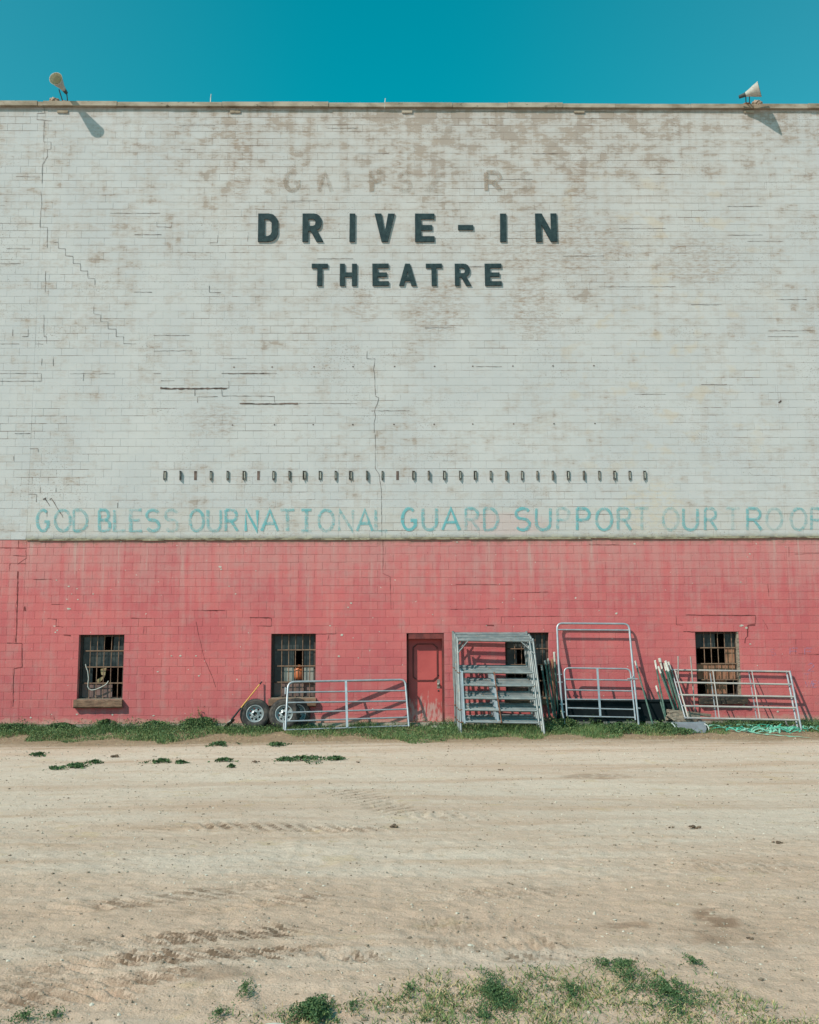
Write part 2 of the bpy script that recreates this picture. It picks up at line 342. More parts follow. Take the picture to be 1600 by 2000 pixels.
def ground_mat():
    t = NT('packed_caliche_dirt'); x, y, z = t.xyz()
    a = t.noise(.16, (.6,1.5,1), detail=5); b = t.noise(.9, (.5,2.4,1), (3,1,0), 7, .65); c_ = t.noise(9, detail=6, rough=.75); d = t.noise(45, detail=3, rough=.7)
    near = t.mr(y, -14.5, -20., 0., 1.); leftn = t.mr(x, 3., -4., 0., .5)
    f = t.ma('ADD', t.ma('MULTIPLY', a, .5), t.ma('MULTIPLY', b, .5))
    f = t.ma('MULTIPLY_ADD', near, .24, f)
    f = t.ma('MULTIPLY_ADD', t.ma('MULTIPLY', near, leftn), .12, f)
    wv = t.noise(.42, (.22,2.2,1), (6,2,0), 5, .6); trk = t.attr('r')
    c = t.mix(t.mr(f, .40, .68), (.60, .49, .405), (.53, .375, .285))
    c = t.mix(t.mr(wv, .5, .68, 0., .55), c, (.47, .32, .235)); c = t.mix(t.mr(wv, .34, .46, .35, 0.), c, (.625, .53, .45))
    c = t.mix(t.mr(b, .54, .72, 0., .5), c, (.45, .315, .225))
    c = t.mix(t.mr(c_, .50, .68, 0., .5), c, (.40, .28, .19))
    c = t.mix(t.mr(d, .56, .68, 0., .55), c, (.24, .165, .11))
    c = t.mix(t.mr(t.noise(60, loc=(3,3,3), detail=2), .66, .72, 0., .6), c, (.66, .62, .53))
    st = t.mr(t.noise(1.6, (1,1,1), (9,1,0), 5, .6), .60, .68, 0., .35)
    c = t.mix(st, c, (.50, .36, .20))
    c = t.mix(t.ma('MULTIPLY', trk, t.mr(c_, .40, .55, .35, .9)), c, (.14, .09, .06))  # lug hollows darker: disturbed soil, with the shade of clods put into the colour
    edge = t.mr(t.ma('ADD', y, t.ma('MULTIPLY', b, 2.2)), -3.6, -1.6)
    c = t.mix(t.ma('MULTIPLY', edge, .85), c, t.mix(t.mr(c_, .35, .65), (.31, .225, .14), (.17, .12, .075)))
    for px, py, rx, ry, s_ in ((1398,1795,.17,.34,.75), (1425,1835,.42,.42,.3), (1385,1835,.12,.22,.4), (1165,1518,.6,.4,.5), (420,1905,.3,.2,.4), (1220,1806,.22,.10,.5)):
        g = G(px, py); wob = t.noise(4.5, loc=(px*.1,0,0), detail=4)
        k = t.ma('MULTIPLY', t.blob(x, y, g.x, g.y, rx, ry), t.mr(wob, .36, .5))
        c = t.mix(t.ma('MULTIPLY', k, s_), c, (.21, .125, .08))
    bump = t.ma('ADD', t.ma('MULTIPLY', c_, 1.), t.ma('ADD', t.ma('MULTIPLY', d, .45), t.ma('MULTIPLY', b, .5)))
    return t.done(c, .95, 0, bump, .75, .03, .15)
M['ground'] = ground_mat()

# ------------------------------------------------------------------ ground
TRACKS = [  # image points along the rut, depth, lug length, width
    ([(-60,1915),(120,1885),(300,1868),(520,1862),(700,1855)], .056, .13, .17, .9),
    ([(-60,1960),(60,1950),(180,1938),(290,1938)], .058, .15, .15, .9),
    ([(440,1862),(560,1858),(680,1872),(760,1880)], .036, .12, .12, .8),
    ([(250,1625),(380,1612),(560,1618),(800,1625)], .026, .20, .25, .8),
    ([(620,1530),(800,1590),(1000,1600)], .018, .2, .3, .5),
    ([(40,1858),(200,1840),(420,1826),(640,1815)], .034, .11, .16, .8),
    ([(-60,1938),(100,1920),(330,1905),(430,1900)], .040, .14, .14, .9),
    ([(960,1876),(1080,1872),(1190,1862)], .026, .10, .12, .4),
    ([(700,1765),(900,1745),(1150,1735)], .016, .12, .25, .5),
    ([(1150,1700),(1350,1690),(1640,1700)], .014, .14, .3, .5),
    ([(790,1805),(880,1806),(960,1806),(1060,1808)], .020, .085, .26, -.05),
    ([(790,1852),(900,1850),(1010,1846),(1130,1842)], .020, .10, .22, .1),
    ([(300,1790),(480,1765),(700,1745)], .022, .15, .2, .6),
    ([(-60,1800),(250,1760),(480,1740),(560,1700)], .022, .16, .22, .7)]
TM = [None]
def ground_h(x, y):
    off = -y; h = gz0(off).astype(float)
    wgt = np.clip((off-.5)/2, 0, 1)
    h += wgt*((vnoise(x, y*1.6, 2.6, 1)-.5)*.05 + (vnoise(x, y*2., .8, 2)-.5)*.018 + (vnoise(x, y, .25, 3)-.5)*.010)
    nr = np.clip((off-12)/6, 0, 1)
    h += (vnoise(x, y, .10, 4)-.5)*.014*(.4+nr) + (vnoise(x+y*.4, y, .055, 6)-.5)*.009*(.3+nr)
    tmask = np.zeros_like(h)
    for pts, dep, lug, wid, skew in TRACKS:
        g = [G(*p) for p in pts]; s0 = 0
        for a, b in zip(g[:-1], g[1:]):
            dx, dy = b.x-a.x, b.y-a.y; L = math.hypot(dx, dy); ux, uy = dx/L, dy/L
            t = (x-a.x)*ux+(y-a.y)*uy; d = -(x-a.x)*uy+(y-a.y)*ux
            inside = (t >= 0) & (t < L) & (np.abs(d) < wid*1.8)
            prof = np.exp(-(d/wid)**4)
            Lt = sum(math.hypot(q1.x-q0.x, q1.y-q0.y) for q0, q1 in zip(g[:-1], g[1:])); fe = np.clip(np.minimum(t+s0, Lt-t-s0)/(.22*Lt), 0, 1)
            amp = (.2+1.1*vnoise(t+s0, d*0+5, .5, 9))*fe
            lg = np.sin((s0+t+skew*d)*2*math.pi/lug + 3*vnoise(x, y, .4, 12))
            rim = np.exp(-((np.abs(d)-wid*1.15)/(.25*wid))**2)
            lgc = np.clip(lg*2.2, -1, 1); cr__ = vnoise(x, y, .06, 13)-.5
            h += inside*(dep*amp*(.55*lgc*prof - .30*prof + .35*rim*vnoise(x, y, .12, 8) + .5*cr__*prof))
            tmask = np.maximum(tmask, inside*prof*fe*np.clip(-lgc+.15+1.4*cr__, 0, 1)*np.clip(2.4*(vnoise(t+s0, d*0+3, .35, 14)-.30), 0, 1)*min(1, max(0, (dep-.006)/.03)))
            s0 += L
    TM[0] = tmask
    return h
xs = np.concatenate([[-900,-300,-100,-50,-30], np.arange(-18,-5.2,.07), np.arange(-5.2,5.2,.03), np.arange(5.2,18,.07), [30,50,100,300,900]])
ys = np.concatenate([[-900,-300,-100,-50,-35,-28], np.arange(-25,-21,.1), np.arange(-21,-14,.024), np.arange(-14,.5,.05), [3,8,20,60,200,900]])
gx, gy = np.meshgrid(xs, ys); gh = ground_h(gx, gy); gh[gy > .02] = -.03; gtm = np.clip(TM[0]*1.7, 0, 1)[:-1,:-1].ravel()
gv = np.stack([gx.ravel(), gy.ravel(), gh.ravel()], 1); nx_, ny_ = len(xs), len(ys)
ii = (np.arange(ny_-1)[:, None]*nx_ + np.arange(nx_-1)[None]).ravel()
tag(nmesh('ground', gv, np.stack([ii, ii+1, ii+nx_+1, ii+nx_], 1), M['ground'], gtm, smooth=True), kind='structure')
def hz(x, y): return float(ground_h(np.array([x], float), np.array([y], float))[0])

# ------------------------------------------------------------------ the theatre building
BLD = thing('theatre_building', 'tall concrete block drive-in screen building, white above and red below', 'building', (0,0,0))
CH, BL, Z0 = .1985, .397, 2.27
ZT = Z0 + 12*CH; ZB = Z0 - 11*CH; ZC = 16.24
SEAM = [-18., -9.2, 10.0, 20.]
WIN = [(P(154.5,1240).x, P(243,1240).x), (P(530,1240).x, P(617,1240).x), (P(986.6,1240).x, P(1072,1240).x), (P(1358,1240).x, P(1443.5,1240).x)]
WZ = (Z0-8*CH, Z0)
DX = (P(794.5,1300).x, P(868,1300).x)
OPEN = [(a, b, *WZ) for a, b in WIN] + [(DX[0], DX[1], ZB, Z0)]
def cut(r_):
    out = [r_]
    for o in OPEN:
        nxt = []
        for a, b, c, d in out:
            if b <= o[0]+1e-4 or a >= o[1]-1e-4 or d <= o[2]+1e-4 or c >= o[3]-1e-4: nxt.append((a, b, c, d)); continue
            if a < o[0]-1e-4: nxt.append((a, o[0], c, d))
            if b > o[1]+1e-4: nxt.append((o[1], b, c, d))
            a2, b2 = max(a, o[0]), min(b, o[1])
            if c < o[2]-1e-4: nxt.append((a2, b2, c, o[2]))
            if d > o[3]+1e-4: nxt.append((a2, b2, o[3], d))
        out = nxt
    return out
def block_wall(name, k0, k1, mats, yf, zmax=99, wide=0.0):
    V = []; Fc = []; A = []; MI = []
    for k in range(k0, k1):
        z0 = Z0+k*CH; z1 = min(z0+CH, zmax)
        zo = rnd.uniform(-.002, .002)
        for si in range(3):
            s0, s1 = SEAM[si], SEAM[si+1]; x = s0 - (BL/2 if (k+si) % 2 else 0) + .07 - BL
            if si == 1: x = s0 - (BL/2 if k % 2 else 0) - .11
            while x < s1-.002:
                l_ = BL; a, b = max(x, s0), min(x+l_, s1); x += l_
                if b-a < .003: continue
                blk = rnd.random(); py = yf + rnd.uniform(0, .0035)
                op = float(vnoise(np.array([a*1.]), np.array([z0*3.]), 1.3, 77)[0])
                gs = [max(.0006 if q_ < 2 else .0022, (op-.42)*.012+rnd.choice((-.001,0,.0005,.002)))*(.35 if q_ < 2 else 1.)+wide for q_ in range(4)]
                for (p, q, c, d) in cut((a, b, z0, z1)):
                    if q-p < .012 or d-c < .012: 
                        gs2 = [0,0,0,0]
                    else: gs2 = [gs[0] if p == a else 0, gs[1] if q == b else 0, gs[2] if c == z0 else 0, gs[3] if d == z1 else 0]
                    p_, q_, c_, d_ = p+gs2[0], q-gs2[1], c+gs2[2], d-gs2[3]; e = .002
                    n = len(V); yb = yf+(.0055 if k0 > 0 else .0085)
                    V += [(p_,yb,c_),(q_,yb,c_),(q_,yb,d_),(p_,yb,d_),(p_+e,py,c_+e),(q_-e,py,c_+e),(q_-e,py,d_-e),(p_+e,py,d_-e)]
                    Fc += [(n+4,n+5,n+6,n+7),(n,n+1,n+5,n+4),(n+1,n+2,n+6,n+5),(n+2,n+3,n+7,n+6),(n+3,n,n+4,n+7)]; A += [blk]*5; MI += [0]*5
                    n = len(V); V += [(p,yb,c),(q,yb,c),(q,yb,d),(p,yb,d)]; Fc.append((n,n+1,n+2,n+3)); A.append(blk); MI.append(1)
    o = nmesh(name, np.array(V), np.array(Fc), mats[0], np.array(A), BLD); o.data.materials.append(mats[1])
    o.data.polygons.foreach_set('material_index', np.array(MI, np.int32)); return o
uw = block_wall('upper_wall', 12, 71, (M['white'], M['whitej']), -.014, ZC)
lw = block_wall('lower_wall', -11, 12, (M['red'], M['redj']), 0., wide=.0003)
# solid sides, roof, back, reveals behind the block skin
b = MB()
def quad(mb, a, b_, c, d): mb.add([a, b_, c, d], [(0,1,2,3)])
for x in (-18., 20.): quad(b, (x,.0,-.3), (x,8,-.3), (x,8,16.24), (x,.0,16.24))
quad(b, (-18,8,-.3), (20,8,-.3), (20,8,16.24), (-18,8,16.24))
quad(b, (-18,.0,16.2), (20,.0,16.2), (20,8,16.2), (-18,8,16.2))
quad(b, (-18,.42,3.1), (20,.42,3.1), (20,8,3.1), (-18,8,3.1)); quad(b, (-18,.02,.07), (20,.02,.07), (20,8,.07), (-18,8,.07))
b.build('side_and_roof_shell', M['slab'], BLD)
for a, c, z0, z1 in OPEN:
    b = MB(); y0, y1 = .009, .42
    quad(b, (a,y0,z0), (a,y1,z0), (a,y1,z1), (a,y0,z1)); quad(b, (c,y0,z0), (c,y0,z1), (c,y1,z1), (c,y1,z0))
    quad(b, (a,y0,z1), (a,y1,z1), (c,y1,z1), (c,y0,z1)); quad(b, (a,y0,z0), (c,y0,z0), (c,y1,z0), (a,y1,z0))
    b.build('opening_reveal', M['redj'], BLD)
# foundation slab
b = MB(); b.box(-18, 20, -.05, .0, -.15, ZB-.004); b.build('foundation', M['slab'], BLD)
# coping, in lengths
b = MB(); x = -18.3
while x < 20.3:
    l = rnd.uniform(1.3, 2.1)
    if x < -9.25 < x+l: l = -9.25-x+.001
    b.box(x+.004, x+l-.004, -.10+rnd.uniform(-.012,.012), .4, ZC+.003, ZC+.122+rnd.uniform(-.012,.012)); x += l
b.build('coping', M['coping'], BLD)
for px in (123, 460, 795, 1131, 1462):
    b = MB(); p = P(px, 219); b.box(p.x-.14, p.x+.14, -.045, -.018, p.z-.035, p.z+.03); b.build('scupper_plate', M['coping'], BLD)
# ledge line between the colours
b = MB(); x = -9.2
while x < 19:
    l = rnd.uniform(.3, 1.2); b.box(x, x+l-.002, -.030-rnd.uniform(0,.012), -.0145, ZT-.012-rnd.uniform(0,.028), ZT+.008+rnd.uniform(0,.022)); x += l
b.build('ledge', simple('grimy_ledge', (.30,.27,.19), (.12,.10,.07), 4, rough=1, c3=(.50,.47,.38), sc=(1,1,3)), BLD)

# cracks, holes and chips
def strips(mb, lines, off, w, jit=.006):
    for ln in lines:
        wl = w
        if isinstance(ln[0], (int, float)): wl = ln[0]; ln = ln[1]
        pts = [P(px, py, off) for px, py in ln]
        for a, c in zip(pts[:-1], pts[1:]):
            d = c-a; L = d.length; n = max(1, int(L/.07)); d.normalize(); nn = Vector((-d.z, 0, d.x))
            ja = [rnd.uniform(-jit, jit) for _ in range(n+1)]; ja[0] = ja[-1] = 0
            ww = [wl*rnd.uniform(.35, 1.1) for _ in range(n+1)]
            vs = []
            for i in range(n+1):
                p = a + d*(L*i/n) + nn*ja[i]; vs += [p+nn*(ww[i]/2), p-nn*(ww[i]/2)]
            mb.add(vs, [(2*i, 2*i+1, 2*i+3, 2*i+2) for i in range(n)])
def S1(l): return [(x/3.2, 180+y/3.2) for x, y in l]
def S2(l): return [(x/6.4, 600+y/6.4) for x, y in l]
def S3(l): return [(300+x/3.2, 680+y/3.2) for x, y in l]
def S4(l): return [(x/6.4, 900+y/6.4) for x, y in l]
WC = [S1(l) for l in ([(275,92),(280,130),(232,132),(230,170),(325,178)], [(275,178),(272,310),(318,310),(318,355),(297,358),(297,400),(275,440),(265,450),(262,570)],
     [(255,620),(262,700),(255,740),(250,842),(297,844),(295,975)], [(310,935),(362,937),(365,975),(408,978),(410,1022),(455,1025),(457,1070),(502,1072),(503,1115),(548,1117),(550,1162),(592,1165),(593,1205)],
     [(285,1118),(283,1250)], [(0,707),(30,707)], [(100,527),(250,529)], [(690,756),(1000,756)], [(40,978),(190,978)], [(0,1071),(130,1071)], [(840,890),(1010,890)], [(1362,892),(1358,940),(1310,940)],
     [(1550,895),(1548,935)], [(1130,356),(1220,357)], [(835,1249),(950,1250)], [(1308,1210),(1308,1250),(1380,1252)], [(980,810),(980,840),(1070,844),(1075,812)])]
WC += [S2(l) for l in ([(1170,-10),(1170,80),(1258,95),(1258,178),(1348,182),(1352,270),(1450,272),(1450,365),(1545,368),(1545,455),(1700,457)], [(548,95),(548,365),(583,368),(583,455)],
     [(525,640),(520,735)], [(518,830),(518,920)], [(665,640),(668,735)], [(0,458),(240,458)], [(440,458),(540,462)], [(0,828),(515,826)], [(870,830),(1430,832)], [(0,925),(520,923)], [(1045,840),(1040,920)],
     [(160,275),(158,360)], [(350,275),(350,365),(275,366)], [(185,1578),(380,1578)], [(370,1768),(475,1768),(478,1810)], [(170,1865),(172,1915)])]
WC += [S3(l) for l in ([(1335,18),(1333,65),(1385,66),(1375,130),(1382,170),(1383,240),(1387,295)], [(1387,300),(1408,310),(1400,345),(1380,390),(1388,430),(1378,470),(1380,530)], [(1385,540),(1390,640)],
     [(425,158),(770,158)], [(0,158),(45,158)], [(45,203),(130,203)], [(470,205),(470,248),(380,250)], [(425,255),(428,298),(755,300),(758,340)], [(258,258),(258,298)], [(275,340),(275,303),(400,302)], [(900,345),(1270,346)],
     [(430,65),(580,65)], [(0,18),(240,15)], [(1360,392),(1600,390)])]
WC += [[(733,880),(733,915),(740,925),(745,960),(746,1046)]]
WC += [S4(l) for l in ([(505,330),(503,405)], [(355,415),(458,422),(452,515)], [(545,482),(572,490),(572,452)], [(585,620),(585,700)], [(690,712),(688,760)], [(1470,525),(1470,590)], [(700,335),(700,385)])]
for x0, y0, l in ((1170,560,150),(1210,446,90),(1420,459,70),(1460,471,70),(1350,595,60),(1270,340,60),(1100,500,80),(1240,770,60),(1516,585,60),(1500,646,90),(1500,657,60),(620,505,70),(830,640,60),
                  (905,520,60),(560,392,60),(980,350,60),(1370,751,50),(1420,403,70),(930,716,50),(300,655,70),(210,1014,0),(1040,300,50),(640,250,60),(350,245,70),(700,300,60)):
    if l: WC.append([(x0, y0), (x0+l, y0-.2*l/100)])
for ln in WC: b = MB(); strips(b, [ln], .0195, .011); b.build('wall_crack', M['crack'], uw)
for ln in [(.050, [(313,757.5),(330,759),(443,758.5)]), (.026, [(446,729.5),(516,729)]), (.040, [(468,788),(505,789),(582,788)]), (.022, [(84,975),(88,973),(97,988)]), (.02, [(97,976),(100,973),(121,1006),(123,1011)])]:
    b = MB(); strips(b, [ln], .0205, .03, .006); b.build('wall_crack', M['crack'], uw)
b = MB()
for j, y in enumerate((717, 830)):                         # rows of old fixing holes
    for i in range(10):
        p = P(455+i*78.5+rnd.uniform(-3,3), y-.3*i+(0 if j else 0), .0195); r_ = .018
        b.add([p+Vector((r_*math.cos(a)*1.3, 0, r_*math.sin(a))) for a in [k*math.pi/3 for k in range(6)]], [tuple(range(6))])
b.add([P(1520,786,.0195), P(1526,781,.0195), P(1527,784,.0195), P(1523,787.5,.0195)], [(0,1,2,3)])
tag(b.build('fixing_holes', M['crack'], uw), kind='stuff')
RC = [(.03, [(35,1116),(34,1160),(33,1200),(31,1255)]), (.02, [(14,1256),(43,1257),(43,1303),(27,1306),(25,1380)]), [(93,1208),(110,1209),(109,1223),(123,1225)], (.03, [(124,1240),(138,1241.5)]), [(255,1207),(296,1208)],
      [(296,1223),(281,1224),(280,1238)], [(748,1052),(748,1120),(762,1126),(764,1190)], (.022, [(488,1206),(530,1207)]), [(500,1222.5),(530,1223),(530,1208)], [(617,1239),(656,1238),(656,1224)], [(642,1240),(640,1251)],
      [(1200,1189.6),(1203,1190)], (.02, [(1340,1201),(1476,1202),(1475,1220)]), (.05, [(1475,1220),(1461,1221.5),(1460.5,1243)]), (.025, [(1460,1243),(1456,1247),(1455,1256)]), (.022, [(1335,1233.5),(1358,1234.5)]),
      [(1321,1203),(1321,1220),(1334,1221)], [(979,1204.5),(1095,1203.5)], [(979,1205),(979,1218)], [(880,1190),(975,1189)], (.03, [(949,1221),(965,1221.5)]), (.03, [(408,1192.5),(425,1193)]), [(375,1192),(440,1192.5)], [(383,1214),(388,1240),(400,1290),(416,1325),(421,1342)],
      [(1600,1081),(1552,1082)], [(1541,1068),(1541,1088)], [(18,1110),(20,1100),(50,1101)], [(0,1070),(52,1071)], [(36,1056),(36,1070)], [(50,1075),(52,1090),(34,1102)], [(65,1132),(100,1131)], [(25,1085),(50,1086)],
      [(890,1141),(1000,1142)], [(1150,1063),(1210,1064)], [(1500,1141),(1502,1165)], [(1490,1210),(1500,1228)], [(1000,1158),(1070,1156)], [(200,1308),(220,1309)], [(1560,1277),(1600,1278)], [(1555,1248),(1554,1278)], [(100,1180),(125,1181)]]
for ln in RC: b = MB(); strips(b, [ln], .0035, .010); b.build('wall_crack', M['crackr'], lw)
b = MB(); b.add([P(47,1185,.004), P(49,1184,.004), P(50.5,1193,.004), P(46,1193,.004)], [(0,1,2,3)]); b.build('wall_crack', M['crackr'], lw)
b = MB()
for px, py, s_ in [(134,1189,.09),(134,1145,.05),(150,1150,.04),(140,1160,.03),(152,1171,.04),(182,1160,.045),(236,1058,.04),(430,1107,.08),(432,1112,.06),(668,1240,.09),(662,1282,.07),(645,1222,.05),(686,1178,.06),(680,1186,.04),
                   (690,1246,.03),(1448,1222,.10),(1458,1226,.08),(1240,1062,.06),(1447,1137,.04),(1170,1193,.03),(1204,1198,.06),(335,1281,.05),(352,1281,.06),(383,1281,.04),(308,1312,.04),(389,1320,.05),(500,1115,.03),(110,1133,.04),
                   (893,1059,.05),(950,1222,.03),(1465,1258,.05),(1480,1300,.03),(1395,1384,.05),(1453,1378,.06),(1520,1390,.06),(700,1285,.03),(108,1235,.04),(112,1231,.04),(448,1145,.04),(460,1160,.04),(1535,1068,.03),(845,1200,.03),
                   (1465,1082,.04),(1460,1088,.03),(150,1395,.05),(220,1396,.05),(300,1398,.05),(60,1402,.05),(400,1404,.05)]:
    b = MB(); p = P(px, py, .0045); n = 9; b.add([p+Vector((math.cos(k*2*math.pi/n)*s_*.62*rnd.uniform(.5,1.2), 0, math.sin(k*2*math.pi/n)*s_*.42*rnd.uniform(.5,1.2))) for k in range(n)], [tuple(range(n))])
    b.build('paint_chip', M['chip'], lw)

# block letters -----------------------------------------------------
GL = {'D': ([(0,0),(.36,0),(.52,.03),(.63,.12),(.70,.28),(.70,.72),(.63,.88),(.52,.97),(.36,1),(0,1)], [(.22,.19),(.22,.81),(.34,.81),(.44,.76),(.49,.66),(.49,.34),(.44,.24),(.34,.19)]),
 'R': ([(0,0),(.21,0),(.21,.38),(.31,.38),(.53,0),(.77,0),(.53,.42),(.63,.47),(.69,.56),(.71,.68),(.70,.80),(.64,.91),(.54,.98),(.42,1),(0,1)], [(.21,.56),(.21,.81),(.38,.81),(.46,.78),(.49,.70),(.47,.60),(.40,.56)]),
 'I': ([(0,0),(.2,0),(.2,1),(0,1)],), 'V': ([(.26,0),(.48,0),(.74,1),(.50,1),(.37,.30),(.24,1),(0,1)],),
 'E': ([(0,0),(.68,0),(.68,.19),(.21,.19),(.21,.41),(.6,.41),(.6,.59),(.21,.59),(.21,.81),(.68,.81),(.68,1),(0,1)],),
 '-': ([(0,0),(.6,0),(.6,.17),(0,.17)],), 'N': ([(0,0),(.2,0),(.2,.62),(.52,0),(.74,0),(.74,1),(.54,1),(.54,.38),(.22,1),(0,1)],),
 'T': ([(.26,0),(.48,0),(.48,.81),(.74,.81),(.74,1),(0,1),(0,.81),(.26,.81)],), 'H': ([(0,0),(.21,0),(.21,.41),(.55,.41),(.55,0),(.76,0),(.76,1),(.55,1),(.55,.6),(.21,.6),(.21,1),(0,1)],),
 'A': ([(0,0),(.22,0),(.28,.22),(.52,.22),(.58,0),(.8,0),(.51,1),(.29,1)], [(.33,.39),(.40,.66),(.47,.39)])}
def sign_letter(ch, x0, x1, y0, y1, label):
    a, c = P(x0, y1, .05), P(x1, y0, .05); W_, H_ = c.x-a.x, c.z-a.z
    loops = GL[ch]; mx = max(p[0] for p in loops[0]); my = max(p[1] for p in loops[0])
    cu_ = bpy.data.curves.new('g', 'CURVE'); cu_.dimensions = '2D'; cu_.fill_mode = 'BOTH'; cu_.extrude = .013; cu_.bevel_depth = .004; cu_.bevel_resolution = 0
    for lp in loops:
        s = cu_.splines.new('POLY'); s.points.add(len(lp)-1); s.use_cyclic_u = True
        for q, (u, v) in zip(s.points, lp): q.co = (u/mx*W_, v/my*H_, 0, 1)
    to = bpy.data.objects.new('g', cu_); COL.objects.link(to); bpy.context.view_layer.update()
    me = bpy.data.meshes.new_from_object(to.evaluated_get(bpy.context.evaluated_depsgraph_get()))
    COL.objects.unlink(to); bpy.data.objects.remove(to)
    tilt = rnd.uniform(-.012, .012)
    me.transform(Matrix.Rotation(tilt, 4, 'Y') @ Matrix(((1,0,0,0),(0,0,-1,0),(0,1,0,0),(0,0,0,1)))); me.name = 'sign_letter'
    me.materials.clear(); me.materials.append(M['letter'])
    o = bpy.data.objects.new('sign_letter', me); COL.objects.link(o); o.location = (a.x, -.014-.018-rnd.uniform(.001,.005), a.z)
    tag(o, label, 'letter', 'dark teal block letters on the white wall')
def c2(v): return 480+v/2.5
rows = [('DRIVE-IN', [(60,157),(277,378),(507,533),(630,727),(828,920),(1038,1110),(1244,1270),(1418,1518)], (417,471.5), ['letter D, first of DRIVE-IN','letter R in the upper word, after D','narrow letter I between R and V','letter V in the upper word','letter E before the hyphen in the upper word','short hyphen bar between E and I','narrow letter I after the hyphen','letter N, last of the upper word']),
        ('THEATRE', [(322,400),(460,542),(620,698),(750,832),(882,958),(1023,1100),(1170,1248)], (515,557.5), ['smaller letter T, first of THEATRE','letter H in the lower word','letter E between H and A in the lower word','letter A in the lower word','letter T between A and R in the lower word','letter R in the lower word','letter E, last of the lower word THEATRE'])]
for wd, xs_, (ya, yb), labs in rows:
    for ch, (a, c), lb in zip(wd, xs_, labs):
        y0_, y1_ = (ya, yb) if ch != '-' else (300+348/2.5, 300+371/2.5)
        sign_letter(ch, c2(a), c2(c), y0_, y1_, 'dark teal metal ' + lb)

# painted lettering: brush strokes ----------------------------------
def arc(cx, cy_, rx, ry, a0, a1, n=10): return [(cx+rx*math.cos(R(a0+(a1-a0)*i/n)), cy_+ry*math.sin(R(a0+(a1-a0)*i/n))) for i in range(n+1)]
SG = {'G': [arc(.5,.5,.5,.5,50,300,16)+[(.95,.2),(.95,.45),(.6,.45)]], 'O': [arc(.5,.5,.5,.5,90,450,20)], 'D': [[(0,0),(0,1)], [(0,1),(.4,1)]+arc(.4,.5,.6,.5,90,-90,12)+[(0,0)]],
 'B': [[(0,0),(0,1)], [(0,1),(.5,1)]+arc(.5,.76,.35,.24,90,-90,8)+[(0,.52)], [(.5,.52)]+arc(.55,.26,.42,.26,90,-90,8)+[(0,0)]], 'L': [[(0,1),(0,0),(.95,0)]], 'E': [[(.95,1),(0,1),(0,0),(1,0)], [(0,.52),(.8,.52)]],
 'S': [arc(.5,.75,.48,.25,30,235,12)+arc(.5,.26,.48,.26,70,-150,12)], 'U': [[(0,1),(0,.35)]+arc(.5,.32,.5,.32,180,360,10)+[(1,1)]], 'R': [[(0,0),(0,1)], [(0,1),(.5,1)]+arc(.5,.74,.42,.26,90,-90,8)+[(0,.48)], [(.45,.48),(1,0)]],
 'N': [[(0,0),(0,1),(1,0),(1,1)]], 'A': [[(0,0),(.5,1),(1,0)], [(.2,.36),(.8,.36)]], 'T': [[(0,1),(1,1)], [(.5,1),(.5,0)]], 'I': [[(.1,1),(.9,1)], [(.5,1),(.5,0)], [(.1,0),(.9,0)]],
 'P': [[(0,0),(0,1)], [(0,1),(.5,1)]+arc(.5,.73,.45,.27,90,-90,8)+[(0,.46)]], 'F': [[(.9,1),(0,1),(0,0)], [(0,.52),(.8,.52)]], 'Z': [[(0,1),(1,1),(0,0),(1,0)]], 'W': [[(0,1),(.25,0),(.5,.8),(.75,0),(1,1)]], '2': [arc(.5,.72,.45,.28,160,-20,10)+[(0,0),(1,0)]], '4': [[(.7,0),(.7,1),(0,.35),(1,.35)]]}
def brush(name, items, wd, off, mat, parent):
    lay = 0
    for ch, x0, x1, y0, y1, fade in items:
        V = []; Fc = []; A = []
        for st in SG[ch]:
            pts = [P(x0+u*(x1-x0), y1-v*(y1-y0), off+lay*.0004) for u, v in st]; lay += 1
            n = len(V); k = len(pts)
            for i, p in enumerate(pts):
                t = (pts[min(i+1,k-1)]-pts[max(i-1,0)]).normalized(); nn = Vector((-t.z,0,t.x)); w_ = wd*rnd.uniform(.85,1.15)
                if 0 < i < k-1:
                    d0 = (p-pts[i-1]).normalized(); d1 = (pts[i+1]-p).normalized(); w_ *= min(1.6, 1/max(.5, math.cos(d0.angle(d1, 0)/2)))
                V += [tuple(p+nn*(w_/2)), tuple(p-nn*(w_/2))]
            for i in range(k-1): Fc.append((n+2*i, n+2*i+1, n+2*i+3, n+2*i+2)); A.append(fade)
        lay = lay % 12; nmesh(name, np.array(V), np.array(Fc), mat, np.array(A), parent)
it = []
L1 = [('G',145,190,.15),('O',215,275,.35),('D',287,340,.3),('B',388,430,.1),('L',447,492,.2),('E',510,555,.25),('S',572,622,.15),('S',645,695,.4),('O',742,795,.1),('U',812,862,.25),('R',882,928,.1),('N',960,1005,-.25),('A',1022,1086,-.1),
      ('T',1095,1150,.3),('I',1172,1222,.2),('O',1245,1303,.15),('N',1325,1378,.4),('A',1395,1455,.2),('L',1468,1515,.35)]
L2 = [('G',-28,25,-.1),('U',52,105,.25),('A',128,195,-.1),('R',220,270,.3),('D',292,345,.35),('S',415,470,-.1),('U',495,550,.15),('P',578,625,.55),('P',655,705,0),('O',730,790,.2),('R',815,865,.4),('T',880,935,.65),
      ('O',990,1050,.5),('U',1070,1125,.35),('R',1155,1200,.3),('T',1235,1290,.75),('R',1320,1375,.25),('O',1395,1455,.65),('O',1490,1550,.4),('P',1570,1615,.3),('S',1640,1690,.5)]
for ch, a, c, f in L1: it.append((ch, a/2, c/2, 940+112/2, 940+194/2, f))
